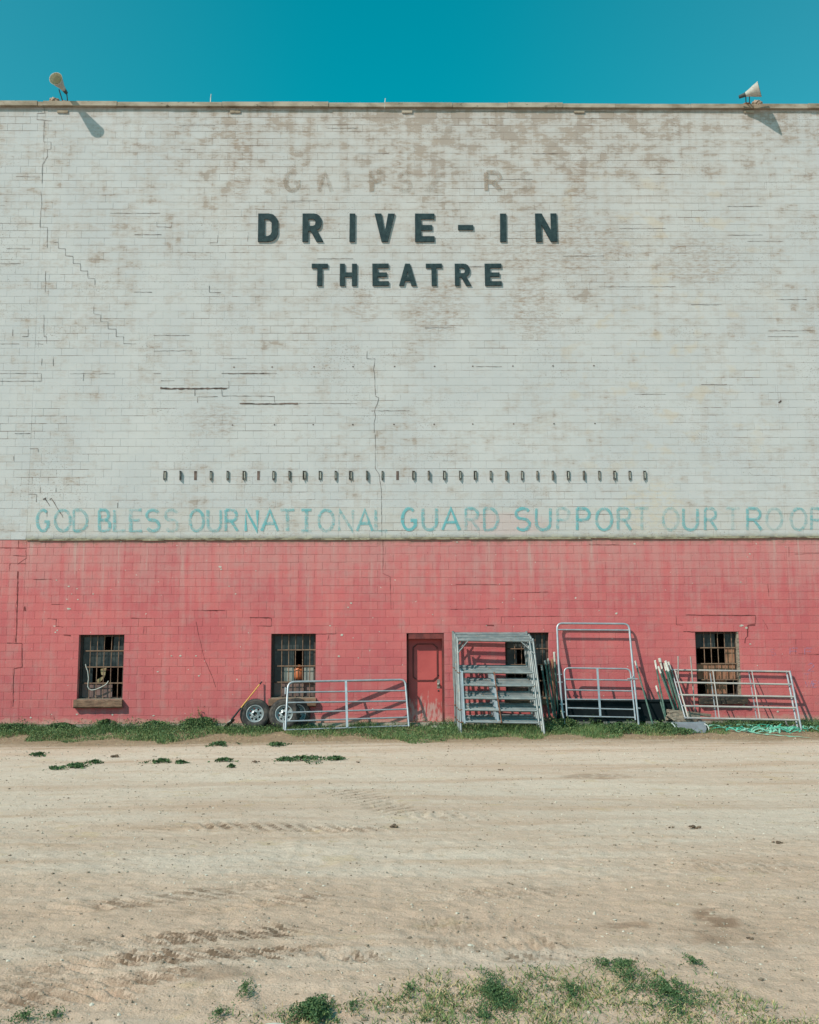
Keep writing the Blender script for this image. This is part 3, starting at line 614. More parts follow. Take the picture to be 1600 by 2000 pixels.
for ch, a, c, f in L2: it.append((ch, 800+a/2, 800+c/2, 940+106/2, 940+190/2, f+.05))
brush('painted_letter', [(q[0],q[1],q[2],q[3],q[4],q[5]+(.16 if q[1] < 760 else .03)) for q in it], .075, .0225, M['bluepaint'], uw)
brush('ghost_letter', [('G',558,584,336,372,.3),('A',622,648,336,374,.3),('I',668,688,336,372,.8),('F',726,750,335,374,.2),('S',780,802,337,373,.45),('Z',835,862,337,373,.6),('R',950,978,336,372,0.),('S',1020,1036,337,370,.5)], .12, .0225, M['ghost'], uw)
brush('graffiti_mark', [('F',1543,1560,1266,1278,.5),('F',1572,1588,1266,1279,.4),('2',1578,1590,1296,1311,.2),('T',1571,1583,1316,1328,.6),('W',1573,1586,1330,1342,.1),('E',1588,1595,1330,1342,.2),('S',1598,1606,1330,1342,.2),('T',1609,1618,1330,1342,.3),('S',1505,1515,1268,1280,.6)], .028, .0055, M['purple'], lw)

# brackets -----------------------------------------------------------
M['bracket'] = simple('stained_bracket', (.06,.055,.05), (.20,.17,.14), 11, rough=.8)
bx_ = [323,352.5,382,412.5,445,478,505,535,565.6,596,626,656,686,717,747,776.6,808.7,837.4,868.6,899,929,958.5,988.8,1019.7,1049.4,1079.6,1110,1140.2,1170.5,1200.8,1230,1259]
for i, px in enumerate(bx_):
    p = P(px, 929-.3*i/32); b = MB(); z0, z1 = p.z-.115, p.z+.115
    if i in (2, 6, 15): b.box(p.x-.033, p.x+.033, -.020, -.0155, z0, z1); b.build('empty_slot', M['crack'], BLD); continue
    t_ = rnd.uniform(.04, .075); a = rnd.uniform(-.014, .014); w_ = rnd.uniform(.017, .025)
    b.obox((p.x-w_+a, -.0155-t_/2, p.z), Vector((.007,0,0)), Vector((-a,t_/2,0)), Vector((0,0,.115)))
    b.obox((p.x+w_, -.0155-t_*.3, p.z), Vector((.006,0,0)), Vector((0,t_*.3,0)), Vector((0,0,.115)))
    b.box(p.x-w_, p.x+w_*.4, -.0155-t_, -.0155, z1-.016, z1-.004)
    b.mi = 1; b.obox((p.x+w_*.1, -.0155-t_*.75, p.z), Vector((w_*.55,.004,0)), Vector((0,.004,0)), Vector((0,0,.08)))
    b.build('sign_bracket', [M['bracket'], M['chip']], BLD)

# windows -------------------------------------------------------------
def window(i, rows):
    x0, x1 = WIN[i]; z0, z1 = WZ; W_ = x1-x0; H_ = z1-z0
    b = MB(); yf = .155
    for a, c, d, e in ((x0+.003,x0+.06,z0+.003,z1-.003), (x1-.06,x1-.003,z0+.003,z1-.003), (x0+.06,x1-.06,z1-.05,z1-.003), (x0+.06,x1-.06,z0+.003,z0+.05)): b.box(a, c, yf, .26, d, e)
    for k in range(1, 4): b.box(x0+.06, x1-.06, yf+.03, .24, z0+k*H_/4-.014, z0+k*H_/4+.014)
    fr = b.build('window', M['frame'], BLD)
    g = MB(); gx0, gx1 = x0+.05, x1-.03
    for u in (.23, .385, .54, .70, .86): 
        j = rnd.uniform(-.006,.006); g.tube([(x0+u*W_, .125, z0+.01), (x0+u*W_+j, .127, z0+.5*H_), (x0+u*W_, .125, z1-.01)], .0105, 6)
    for v in (.25, .5, .75): g.box(x0+.13*W_, x1-.01, .108, .113, z0+v*H_-.013, z0+v*H_+.013)
    g.build('grille', M['barrust'], fr)
    gl = MB(); bd = {}
    for k, kind in enumerate(rows):                       # from the top
        a, c = z1-(k+1)*H_/4, z1-k*H_/4
        cells = 4
        for j in range(cells):
            u0, u1 = x0+.06+(W_-.12)*j/cells, x0+.06+(W_-.12)*(j+1)/cells
            kk = kind[j] if isinstance(kind, str) and len(kind) == 4 else kind
            if kk == 'g':
                q = rnd.uniform(-.006,.006); gl.add([(u0,.2+q,a),(u1,.2-q,a),(u1,.2,c),(u0,.2,c)], [(0,1,2,3)])
            elif kk in 'boy':
                yy = .205+.004*(j % 2); bd.setdefault(kk+str(k)+'ab'[j//2], MB()).box(u0+.002, u1-.002, yy, yy+.012, a+.016, c-.016)
    if gl.v: gl.build('pane', M['glass'], fr)
    for kk, mb in bd.items(): mb.build('board', {'b': M['board'], 'o': M['orangeboard'], 'y': M['greyboard']}[kk[0]], fr)
    s = MB(); sx0, sx1 = x0-.04, x1+.02
    prof = [(.0,0),(-.11,0),(-.125,-.02),(-.13,-.17),(-.10,-.20),(0,-.20)]
    if i == 3: prof = [(.0,-.03),(-.08,-.04),(-.125,-.07),(-.12,-.19),(-.05,-.21),(0,-.21)]; sx0 += .05; sx1 += .09
    n = 14; vs = []
    for q in range(n+1):
        xx = sx0+(sx1-sx0)*q/n
        for (yy, zz) in prof: vs.append((xx+rnd.uniform(-.004,.004), yy+rnd.uniform(-.008,.008)*(yy < 0), z0+zz+rnd.uniform(-.007,.007)))
    m_ = len(prof)
    s.add(vs, [(q*m_+k, q*m_+(k+1) % m_, (q+1)*m_+(k+1) % m_, (q+1)*m_+k) for q in range(n) for k in range(m_)] + [tuple(range(m_)), tuple(range((n+1)*m_-1, n*m_-1, -1))])
    s.build('sill', M['wood'] if i != 3 else simple('rotten_dark_wood', (.03,.028,.026), (.08,.06,.045), 5, rough=1, c3=(.36,.28,.19), sc=(1,3,3)), fr)
    if i == 3: t = MB(); t.box(x1-.045, x1-.004, .015, .153, z0+.022, z1-.004); t.build('jamb_lining', M['greywood'], fr)
    t = MB(); t.box(x0+.004, x1-.004, .012, .155, z0+.002, z0+.02); t.build('inner_sill', M['greywood'], fr)
    return fr
w1 = window(0, ['gg-g', 'gggg', 'g---', 'bbb-'])
w2 = window(1, ['gggg', 'gg-g', 'gy-y', 'bbb-'])
w3 = window(2, ['gggg', 'g-gg', '--g-', 'bb--'])
w4 = window(3, ['gg-g', '---o', 'oooo', '-oo-'])
b = MB(); q = -.185
for poly in ([(196,1307),(208,1304),(205,1320),(198,1318)], [(189,1328),(199,1322),(205,1321),(197,1331),(190,1334)]):
    f_ = [P(x, y, q) for x, y in poly]; r_ = [v+Vector((0,.006,0)) for v in f_]; n = len(f_)
    b.add(f_+r_, [tuple(range(n)), tuple(range(2*n-1, n-1, -1))]+[(k,(k+1) % n,n+(k+1) % n,n+k) for k in range(n)])
b.build('torn_card', M['yellow'], w1)
cd = thing('hanging_cord', 'white cord looping over the bars of the leftmost window', 'cord', P(175,1345,-.095))
b = MB(); b.tube([P(*p, -.10) for p in [(167,1297),(169,1305),(171.5,1312),(173,1325),(172,1334),(171.5,1341),(174,1346),(179,1348),(186,1347),(195,1343.5),(204,1339),(209,1335),(212,1330)]], .012, 6); b.build('strand', M['cord'], cd)
p = P(583, 1325, -.33)
oj = thing('orange_jug', 'orange plastic jug inside the second window behind its bars', 'jug', p)
b = MB(); b.lathe(p, (0,0,1), [(.0,-.02),(.13,-.02),(.145,.05),(.145,.22),(.10,.28),(.05,.30),(.05,.34),(0,.34)], 14); b.build('body', M['orange'], oj)
b = MB(); b.tube([p+Vector((.1,-.03,.28)), p+Vector((.2,-.03,.27)), p+Vector((.2,-.03,.12)), p+Vector((.13,-.03,.10))], .014, 6); b.build('handle', M['orange'], oj)
b = MB(); b.box(WIN[1][0]+.05, WIN[1][1]-.03, .27, .62, .68, p.z-.024); b.build('shelf_box', M['board'], w2)

# door ------------------------------------------------------------------
x0, x1 = DX; b = MB(); yd = .23
b.box(x0+.003, x0+.05, .19, .40, ZB, Z0-.003); b.box(x1-.05, x1-.003, .02, .40, ZB, Z0-.003); b.box(x0+.05, x1-.05, .02, .40, Z0-.14, Z0-.003)
df = b.build('door_frame', M['doorframe'], BLD)
b = MB(); b.box(x0+.052, x1-.052, yd, yd+.045, ZB+.01, Z0-.145)
do = b.build('door', M['door'], BLD)
# raised moulding around the upper panel (notched corners)
pm = [(.26,.0),(.74,.0),(.80,.05),(.86,.09),(.86,.91),(.80,.95),(.74,1.),(.26,1.),(.20,.95),(.14,.91),(.14,.09),(.20,.05)]
def dp(u, v, y): return Vector((x0+.05+u*(x1-x0-.1), y, 1.10+v*.90))
b = MB()
for k in range(len(pm)): b.bar(dp(*pm[k], yd-.012), dp(*pm[(k+1) % len(pm)], yd-.012), .022, .026, Vector((0,1,0)))
b.build('panel_moulding', M['doorframe'], do)
b = MB(); hx = x1-.14; b.lathe((hx, yd, 1.0), (0,-1,0), [(.0,.06),(.032,.055),(.036,.03),(.015,.02),(.022,.0)], 12); b.box(hx-.035, hx+.035, yd-.006, yd-.001, .90, 1.12); b.build('handle', M['blade'], do)
b = MB(); b.lathe((hx, yd-.001, .84), (0,-1,0), [(.0,.006),(.022,.006),(.024,0)], 10); b.lathe((hx+.0, yd-.001, 1.22), (0,-1,0), [(.0,.006),(.018,.006),(.02,0)], 10); b.build('keyhole', M['hub'], do)

# ------------------------------------------------------------------ roof lamps and rods
def floodlight(name, label, mouth, apex, feet, base, rad):
    o = thing(name, label, 'floodlight', base, 'floodlights on the coping')
    ax = (mouth-apex); L = ax.length; ax.normalize()
    b = MB(); b.lathe(apex, ax, [(.045,.0),(.06,.06*L),(rad*.50,.35*L),(rad*.80,.70*L),(rad*.97,.95*L),(rad*1.03,L),(rad*1.06,L+.012),(rad*1.0,L+.012)], 24)
    sh = b.build('shade', M['lamp'], o)
    b = MB(); b.lathe(apex, ax, [(rad*.99,L+.006),(rad*.93,.93*L),(rad*.75,.7*L),(rad*.45,.38*L),(.0,.34*L)], 24); b.build('reflector', M['lampin'], sh)
    b = MB(); b.lathe(apex, ax, [(0,-.16),(.045,-.155),(.055,-.02),(.062,.03),(.05,.05)], 14); b.build('socket', M['lampdark'], o)
    b = MB()
    for f_, up in feet: b.tube([f_, up], .014, 6)
    b.build('stand', M['lampdark'], o)
    b = MB(); b.lathe(base, (0,0,1), [(0,-.01),(.11,-.01),(.115,.02),(.06,.045),(0,.05)], 14); b.build('base', M['rust'], o)
mo = P(109.4,153.8,.75); bs = Vector((P(128,200).x, .02, ZC+.13)); ap = P(125,175,.22)
floodlight('floodlight', 'cone floodlight on the left end of the coping, open mouth facing the viewer', mo, ap,
           [(bs+Vector((-.06,-.03,.0)), P(115,174,.20)), (bs+Vector((.06,-.02,0)), P(130,180,.12))], bs, .165)
mo2 = P(1483,174,.50); bs2 = Vector((P(1458,203).x, .0, ZC+.13)); ap2 = P(1455,185,.33)
floodlight('floodlight', 'cone floodlight on the right end of the coping, seen from the side', mo2, ap2,
           [(bs2+Vector((-.02,-.03,.0)), P(1457,187,.30)), (bs2+Vector((.08,-.02,0)), P(1464,187,.36))], bs2, .20)
for px, lb in ((106,'lump of old mortar on the coping beside the left floodlight'), (1478,'lump of old mortar on the coping under the right floodlight')):
    bm = bmesh.new(); bmesh.ops.create_icosphere(bm, subdivisions=3, radius=1)
    for v in bm.verts: v.co = Vector((v.co.x*.13, v.co.y*.10, v.co.z*.09))*(1+.25*math.sin(v.co.x*7+px)*math.cos(v.co.z*5+v.co.y*3))
    me = bpy.data.meshes.new('mortar_lump'); bm.to_mesh(me); bm.free(); me.materials.append(M['mortarlump'])
    o = bpy.data.objects.new('mortar_lump', me); COL.objects.link(o); o.location = (P(px,195).x, -.01, ZC+.17); tag(o, lb, 'rubble')
for px, h_, lb in ((408.5,.32,'thin white rod standing on the coping nearer the left floodlight'), (752,.22,'shorter thin white rod on the coping above the lettering')):
    p = P(px, 200); b = MB(); b.tube([(p.x,.2,ZC+.10),(p.x,.2,ZC+.19+h_*.5),(p.x+.01,.2,ZC+.19+h_)], .016, 6, r2=.009); o = b.build('roof_rod', M['tip']); tag(o, lb, 'rod', 'thin rods on the coping')

# ------------------------------------------------------------------ farm gate leaning at left
def corner(pl, c, a, b_, r_px, n=5):    # rounded corner in image space mapped on the plane
    out = []
    c = Vector((*c,0)); a = Vector((*a,0)); b_ = Vector((*b_,0)); pa = c+(a-c).normalized()*r_px; pb = c+(b_-c).normalized()*r_px
    for i in range(n+1):
        t = i/n; q = pa*(1-t)**2+c*2*t*(1-t)+pb*t*t; out.append(pl(q.x, q.y))
    return out
gbl = P(557.5,1427,1.0); gbr = G(799,1419); 
pl = Plane(gbl, P(564,1331,.62), P(790,1327,.05))
g = thing('farm_gate', 'five-bar galvanised farm gate leaning over the trailer wheels left of the door', 'gate', gbl)
b = MB(); b.tube([pl(557.5,1427)]+corner(pl, (563,1332), (557.5,1427), (790,1327.5), 13)+corner(pl, (791.5,1327.5), (563,1332), (799,1419), 10)+[pl(799,1419)], .027, 10)
b.build('frame', M['galv'], g)
for l, r_ in ((1352.5,1349),(1372.5,1369),(1392,1385),(1409,1401),(1426,1417.5)):
    xl = 563+(557.5-563)*(l-1332)/95; xr = 791.5+7.5*(r_-1327.5)/91.5
    b = MB(); b.tube([pl(xl,l), pl(xr,r_)], .0205, 8); b.build('rail', M['galv'], g)
b = MB(); b.bar(pl(675.5,1330,.018), pl(678,1421,.018), .055, .012); b.build('stay', M['galv'], g)
for y in (1345, 1414):
    x_ = 562+(557.5-562)*(y-1332)/95
    b = MB(); b.tube([pl(x_-3,y), pl(x_-.5,y)], .014, 6); b.tube([pl(x_-4,y-2), pl(x_-4.3,y+11)], .014, 6); b.build('hinge', M['galv'], g)
# bow gate with a small gate inside
gf = G(1248.5,1423); gl_ = G(1103,1417)
pl = Plane(gf, P(1091,1219,.13), P(1228,1220,.13))
g = thing('bow_gate', 'tall galvanised bow frame with a small gate hung low inside it', 'gate', gf)
b = MB(); b.tube([pl(1103,1414), pl(1099,1394), pl(1091,1293)]+corner(pl, (1088,1217.5), (1091,1293), (1228,1217.5), 11)+corner(pl, (1228.5,1218.5), (1088,1217.5), (1231,1240), 11)+[pl(1230.5,1240), pl(1239,1330), pl(1248.5,1423)], .027, 10)
b.tube([pl(1090.5,1230), pl(1229,1231)], .021, 8); b.build('bow_frame', M['galv'], g)
b = MB(); o_ = .03
b.tube([pl(1107.5,1400,o_)]+corner(pl, (1102,1304.6), (1107,1398), (1230,1306), 10)+corner(pl, (1231,1306.5), (1102,1304.6), (1241,1406), 10)+[pl(1241,1407,o_)], .021, 10)
ig = b.build('small_gate', M['galv'], g)
for l, r_ in ((1327,1328.8),(1347.5,1350),(1366,1367),(1382.8,1386),(1398.7,1401.5)):
    b = MB(); b.tube([pl(1103+(l-1314)*.055,l,.004), pl(1232.5+(r_-1314)*.095,r_,.004)], .0185, 8); b.build('rail', M['galv'], ig)
b = MB(); b.bar(pl(1166.5,1305,.02), pl(1172.5,1399,.02), .05, .012); b.build('stay', M['galv'], ig)
for y in (1317.5, 1332.5, 1375.6, 1390.6):
    x_ = 1091+(y-1293)*.08; b = MB(); b.tube([pl(x_-4,y), pl(x_+5,y)], .014, 6); b.build('hinge', M['galv'], g)
b = MB(); b.bar(pl(1225,1326,.03), pl(1245,1326,.03), .03, .03, Vector((0,1,0))); b.tube([pl(1234,1325,.04), pl(1236,1320,.05)], .01, 6); b.build('latch', M['galv'], g)
b = MB(); b.tube([pl(1245,1383), pl(1251,1384)], .018, 6); b.build('stub', M['galv'], g)

# ------------------------------------------------------------------ stack of tall corral panels
FT = (P(893.4,1246,.60), P(1041,1248,.66), G(901,1433), G(1064,1436))
RT = (P(884.5,1232.5,.07), P(1027,1232.5,.07), G(889,1419), G(1049,1419))
NP = 6; ordn = ['frontmost','second','third','fourth','fifth','rearmost']
for i in range(NP):
    t = (i/(NP-1)); j = lambda s: Vector((rnd.uniform(-s,s), 0, rnd.uniform(-s,s)*.6))
    q = [FT[k].lerp(RT[k], t if i else 0) + (j(.018) if i else Vector()) for k in range(4)]
    TL, TR, BLc, BR = q
    def U(u, v, out=0.):
        p = BLc.lerp(BR, u).lerp(TL.lerp(TR, u), v); n = (BR-BLc).cross(TL-BLc).normalized(); n = n if n.y < 0 else -n
        return p+n*out
    lab = ordn[i] + (' tall galvanised corral panel' if i in (0, NP-1) else ' tall corral panel from the front') + ' in the stack beside the red door'
    g = thing('corral_panel', lab, 'corral panel', BLc, 'tall corral panels stacked beside the door')
    mt = M['galvold']; b = MB(); b.tube([U(0,0), U(0,1.0)], .026, 8); b.tube([U(1,0), U(1,1.0)], .026, 8); b.tube([U(0,.975), U(1,.975)], .030, 8); b.build('frame', mt, g)
    for s in (0, 1):
        u0, u1 = (.0, .14) if s == 0 else (1., .84)
        b = MB(); b.tube([U(u0,.83,.02), U(u1,.965,.02)], .013, 6); b.build('brace', mt, g)
    for v in (.631,.495,.36,.24,.118):
        b = MB(); b.tube([U(.055,v,.004), U(.95,v,.004)], .027, 8); b.build('rail', mt, g)
    b = MB(); b.bar(U(.045,.64,.03), U(.05,.10,.03), .035, .012); b.build('strap', M['galv'], g)
    b = MB(); b.bar(U(.45,.63,-.035), U(.455,.12,-.035), .05, .012); b.build('stay', M['galv'], g)
    b = MB(); b.tube([U(.955,.97), U(.95,.10)], .024, 8); b.build('inner_post', mt, g)
    b = MB()
    for v in (.11,.235,.62): b.bar(U(-.012,v,.03), U(.028,v+.004,.03), .018, .016, Vector((0,0,1)))
    b.build('clip', M['rust'], g)
    if i == 0:
        rr = thing('rusty_rod', 'thin rusty rod leaning on the front of the corral panel stack', 'rod', U(.50,.12,.05))
        b = MB(); b.tube([U(.455,.63,.055), U(.50,.115,.05)], .0125, 6); b.lathe(U(.50,.115,.05), (0,0,1), [(0,-.02),(.02,-.02),(.02,.02),(0,.03)], 8); b.build('shaft', M['rust'], rr)
# ------------------------------------------------------------------ long panels at right
def long_panel(dxp, doff, label, m_):
    e = G(1566+dxp,1427); e.y += doff*.3
    pl = Plane(e, P(1543+dxp,1312,.10-doff*.1), P(1320+dxp,1309,.10-doff*.1))
    def q(x, y): return pl(x, y) + Vector((0, doff*.25, 0))
    g = thing('long_corral_panel', label, 'corral panel', q(1566+dxp,1427), 'long low panels leaning under the right window')
    ls = [(1318,1308.6,1543,1312),(1325.7,1333,1547.4,1336.9),(1330,1357.5,1552.6,1361),(1337,1379,1556.7,1383),(1343,1402.5,1562,1406.6)]
    b = MB(); b.tube([q(1543+dxp,1311), q(1566+dxp,1427)], .026, 8); b.build('post', M['galv'], g)
    b = MB(); b.tube([q(1318+dxp,1308), q(1345+dxp,1404)], .018, 8); b.build('post', m_, g)
    for a, y, c, z in ls:
        b = MB(); b.tube([q(a+dxp,y), q(c+dxp,z)], .0235, 8); b.build('rail', m_, g)
    for a, c in ((1392,1405),(1468,1484)):
        b = MB(); b.bar(q(a+dxp,1309)+Vector((0,-.02,0)), q(c+dxp,1404)+Vector((0,-.02,0)), .022, .01); b.build('stay', m_, g)
long_panel(0, 0, 'front one of two long five-rail panels leaning below the right window', M['palepipe'])
long_panel(-4.5, .28, 'rear one of two long five-rail panels, half hidden behind its twin', M['galv'])
for i, (a, bb, lb) in enumerate((((1324.7,1281.8),(1326,1411),'upright pale rod crossing the left end of the long panels, nearer the post bundle'), ((1349,1282.8),(1359.7,1411),'slanting pale rod crossing the long panels just left of the right window'))):
    f_ = G(bb[0], bb[1]+6); f_ = P(bb[0], bb[1], -f_.y); b = MB(); b.tube([P(*a,.30), f_], .017, 7); o = b.build('thin_rod', M['palepipe']); tag(o, lb, 'rod', 'thin pale rods in front of the long panels')

# ------------------------------------------------------------------ fence posts (T section, studded)
def fpost(top, tipend, bot, offt, offb, label, group, cap=False, mt='tpost', w_=.040, tipm='tip'):
    a, c = P(*top, offt), P(*bot, offb); tl = (Vector((*tipend,0))-Vector((*top,0))).length/(Vector((*bot,0))-Vector((*top,0))).length
    e = a.lerp(c, tl); d = (c-a).normalized(); side = Vector((1,0,0)); side = (side-d*side.dot(d)).normalized(); fr = d.cross(side); fr = fr if fr.y < 0 else -fr
    g = thing('fence_post', label, 'fence post', c, group)
    b = MB(); b.bar(e, c, w_, .006); b.bar(e+fr*.018, c+fr*.018, .006, .034)
    L = (c-e).length
    for k in range(int(L/.055)):
        p = e.lerp(c, (k+.5)*.055/L) - fr*.007; b.obox(p, side*.009, fr*.006, d*.010)
    b.build('shaft', M[mt], g)
    b = MB(); b.bar(a, e, w_+.004, .010); b.bar(a+fr*.018, e+fr*.018, .012, .040)
    if cap: b.tube([a-d*.01, a+d*.09], .040, 10)
    b.build('painted_tip', M[tipm], g)
fpost((1241,1291),(1244.7,1306),(1276.6,1420), .10, .85, 'white-tipped metal post leaning alone, rusty at its foot, right of the bow gate', None)
gp = 'bundle of metal fence posts leaning on the wall'
for a in [((1279.4,1289.8),(1283,1308),(1303,1412),.16,.62,'slim bent post at the far left of the post bundle, long white tip'),
          ((1281.6,1339.3),(1286,1351),(1302.5,1412),.30,.60,'shortest post of the bundle, its white tip far below the others'),
          ((1286,1301.5),(1290,1316),(1317.6,1388),.22,.56,'post with a cream tip set lower, third from the left in the bundle'),
          ((1288.4,1286.6),(1292.5,1307),(1315,1388),.10,.40,'tallest post of the bundle with a thick white collar on top'),
          ((1300,1290.7),(1305,1312),(1331,1389),.16,.52,'post with a broad chunky white tip in the middle of the bundle'),
          ((1297.8,1295),(1302,1310),(1323,1388),.08,.36,'post half hidden behind the chunky-tipped post in the bundle'),
          ((1305.5,1292.5),(1310.5,1309),(1337,1389),.06,.30,'rightmost long white-tipped post of the bundle'),
          ((1320,1312),(1320.5,1313),(1341,1392),.12,.40,'plain grey-green post without white tip at the right of the bundle')]:
    fpost(*a[:3], a[3], a[4], a[5], gp, cap=('collar' in a[5]), w_=.055 if 'chunky' in a[5] else .042)
gp = 'fence posts behind the corral panel stack'
fpost((1064.7,1290),(1066,1298),(1082,1400), .12,.45, 'leftmost post behind the corral stack, its tip close to the panels', gp)
fpost((1070.3,1286.5),(1071.5,1297),(1086,1402), .08,.42, 'second post from the left behind the corral stack, thin white tip', gp)
fpost((1078.5,1287),(1079,1302),(1084,1398), .10,.4, 'brown wooden stake between posts behind the corral stack', gp, mt='brown', tipm='brown', w_=.055)
fpost((1082.5,1273.5),(1084,1293),(1091,1396), .08,.35, 'tallest white-topped post behind the corral stack, beside the bow frame', gp, w_=.05)
fpost((1058,1300),(1059,1310),(1074,1402), .10,.5, 'short green post in the shade right behind the corral stack', gp)

# ------------------------------------------------------------------ trough on blocks
x0, x1 = P(1086,1380).x, P(1305,1380).x
g = thing('feed_trough', 'long black feed trough on grey blocks against the red wall behind the bow gate', 'trough', ((x0+x1)/2, -.2, .05))
b = MB(); zt, zb = .61, .10; y0, y1 = -.42, -.05
outp = [(y1,zt),(y0,zt),(y0-.02,zt),(y0-.02,zt-.04),(y0+.01,zt-.04),(y0+.05,zb),(y1-.02,zb)]; n = len(outp)
vs = [(x, yy, zz) for x in (x0, x1) for yy, zz in outp]
b.add(vs, [(k, (k+1), n+k+1, n+k) for k in range(1, n-1)] + [(n-1, 0, n, 2*n-1)] + [tuple(range(n)), tuple(range(2*n-1, n-1, -1))])
inn = [(y0+.03,zt-.0),(y0+.07,zb+.08),(y1-.04,zb+.08),(y1-.02,zt)]
b.add([(x0+.03,a_,z_-.02) for a_, z_ in inn]+[(x1-.03,a_,z_-.02) for a_, z_ in inn], [(0,1,5,4),(1,2,6,5),(2,3,7,6)])
b.build('basin', M['trough'], g)
b = MB(); b.bar((x0,y0-.012,zt+.012), (x1,y0-.012,zt+.012), .03, .014, Vector((0,1,0))); b.build('rim', simple('dark_blue_rim', (.02,.045,.06), (.04,.07,.09), 5, rough=.5), g)
for u in (.04,.22,.45,.62,.82,.97):
    x = x0+(x1-x0)*u; b = MB(); b.box(x-.16, x+.16, -.40+rnd.uniform(-.04,.04), -.12, -.1, zb-.003); b.build('support_block', M['blockgrey'], g)

# ------------------------------------------------------------------ wheels and shovel
def wheel(c, axis, label, ro=.365):
    axis = Vector(axis).normalized(); g = thing('trailer_wheel', label, 'wheel', c, 'trailer wheels leaning on the wall')
    b = MB(); k = ro/.365
    b.lathe(c, axis, [(.205*k,.085),(.225*k,.100),(.27*k,.108),(.325*k,.100),(.352*k,.082),(.362*k,.06),(.365*k,.03),(.365*k,-.03),(.362*k,-.06),(.352*k,-.082),(.325*k,-.10),(.27*k,-.105),(.205*k,-.085)], 48)
    u = Vector((0,0,1)); x = (u-axis*u.dot(axis)).normalized(); y = axis.cross(x)
    for j in range(48):                                     # tread blocks
        a = 2*math.pi*j/48
        for s in (-1, 0, 1):
            aa = a+(.065 if s == 0 else 0); rr = x*math.cos(aa)+y*math.sin(aa); tt = axis.cross(rr)
            b.obox(Vector(c)+rr*(.366*k)+axis*(s*.046), rr*.005, tt*.017, axis*.019)
    for rr in (.30*k,): b.lathe(c, axis, [(rr-.006,.106),(rr,.112),(rr+.006,.106)], 48)
    b.build('tyre', M['tyre'], g)
    b = MB(); b.lathe(c, axis, [(.208*k,.083),(.213*k,.098),(.206*k,.104),(.196*k,.098),(.190*k,.07),(.178*k,.03),(.172*k,.012)], 48)
    rad = [.172, .150, .108, .088]; hh = [.012, .020, .034, .052]; n = 48      # pierced disc: 8 hand holes
    for q in range(3):
        for j in range(n):
            if q == 1 and j % 6 in (0, 1, 2): continue
            pts = []
            for rr, h_, jj in ((rad[q],hh[q],j),(rad[q],hh[q],j+1),(rad[q+1],hh[q+1],j+1),(rad[q+1],hh[q+1],j)):
                an = 2*math.pi*jj/n; pts.append(Vector(c)+(x*math.cos(an)+y*math.sin(an))*rr*k+axis*h_)
            b.add(pts, [(0,1,2,3)], True)
    b.lathe(c, axis, [(.088*k,.052),(.078*k,.066),(.05*k,.066)], 48); rim = b.build('rim', M['rim'], g)
    b = MB()
    for j in range(6):
        an = 2*math.pi*j/6+.3; b.lathe(Vector(c)+(x*math.cos(an)+y*math.sin(an))*.066*k, axis, [(.012,.06),(.012,.078),(0,.080)], 8)
    b.build('lug_nut', M['galvold'], rim)
    b = MB(); b.lathe(c, axis, [(.05*k,.064),(.046*k,.03),(0,.03)], 20); b.lathe(c, axis, [(.15*k,-.02),(.0,-.02)], 24); b.build('hub_bore', M['hub'], rim)
cw = P(499,1391,.34); wheel(Vector((cw.x, cw.y, hz(cw.x,cw.y)+.365)), (.04,-1,.20), 'trailer wheel at the left, fully in view beside the shovel')
cw = P(556,1394,.46); wheel(Vector((cw.x, cw.y, hz(cw.x,cw.y)+.37)), (-.05,-1,.22), 'trailer wheel showing its rim behind the left end of the farm gate', .37)
cw = P(579,1391,.22); wheel(Vector((cw.x, cw.y, hz(cw.x,cw.y)+.365)), (.75,-1,.12), 'shaded trailer wheel turned edge-on behind the rimmed one at the gate')
a, c = P(511.5,1331.5,.05), P(460,1396,.55)
g = thing('shovel', 'yellow-handled shovel leaning on the wall left of the trailer wheels', 'shovel', G(440,1420))
b = MB(); b.tube([a.lerp(c,.09), a.lerp(c,.80)], .0155, 8); b.build('handle', M['yhandle'], g)
b = MB(); b.tube([a, a.lerp(c,.09)], .018, 8); b.build('grip', M['hub'], g)
b = MB(); b.tube([a.lerp(c,.80), c, P(452,1406,.62)], .020, 8, r2=.028); b.build('ferrule', M['hub'], g)
b = MB(); p0 = P(453,1404,.62); p3 = G(436,1423)+Vector((0,0,.02)); d = (p3-p0); sd = Vector((.75,-.3,.45)).normalized(); sd = (sd-d.normalized()*sd.dot(d.normalized())).normalized(); nn = d.normalized().cross(sd); vs = []
prof = [(0,.05),(.12,.11),(.5,.12),(.8,.10),(1,.02)]
for u, w_ in prof:
    for s in (-1,-.5,0,.5,1): vs.append(p0+d*u+sd*w_*s+nn*(.035*(s*s)))
vs2 = [v+nn*.004 for v in vs]; nf = [(q*5+k, q*5+k+1, (q+1)*5+k+1, (q+1)*5+k) for q in range(4) for k in range(4)]
b.add(vs+vs2, nf+[tuple(i+25 for i in reversed(f_)) for f_ in nf], True); b.build('blade', M['blade'], g)

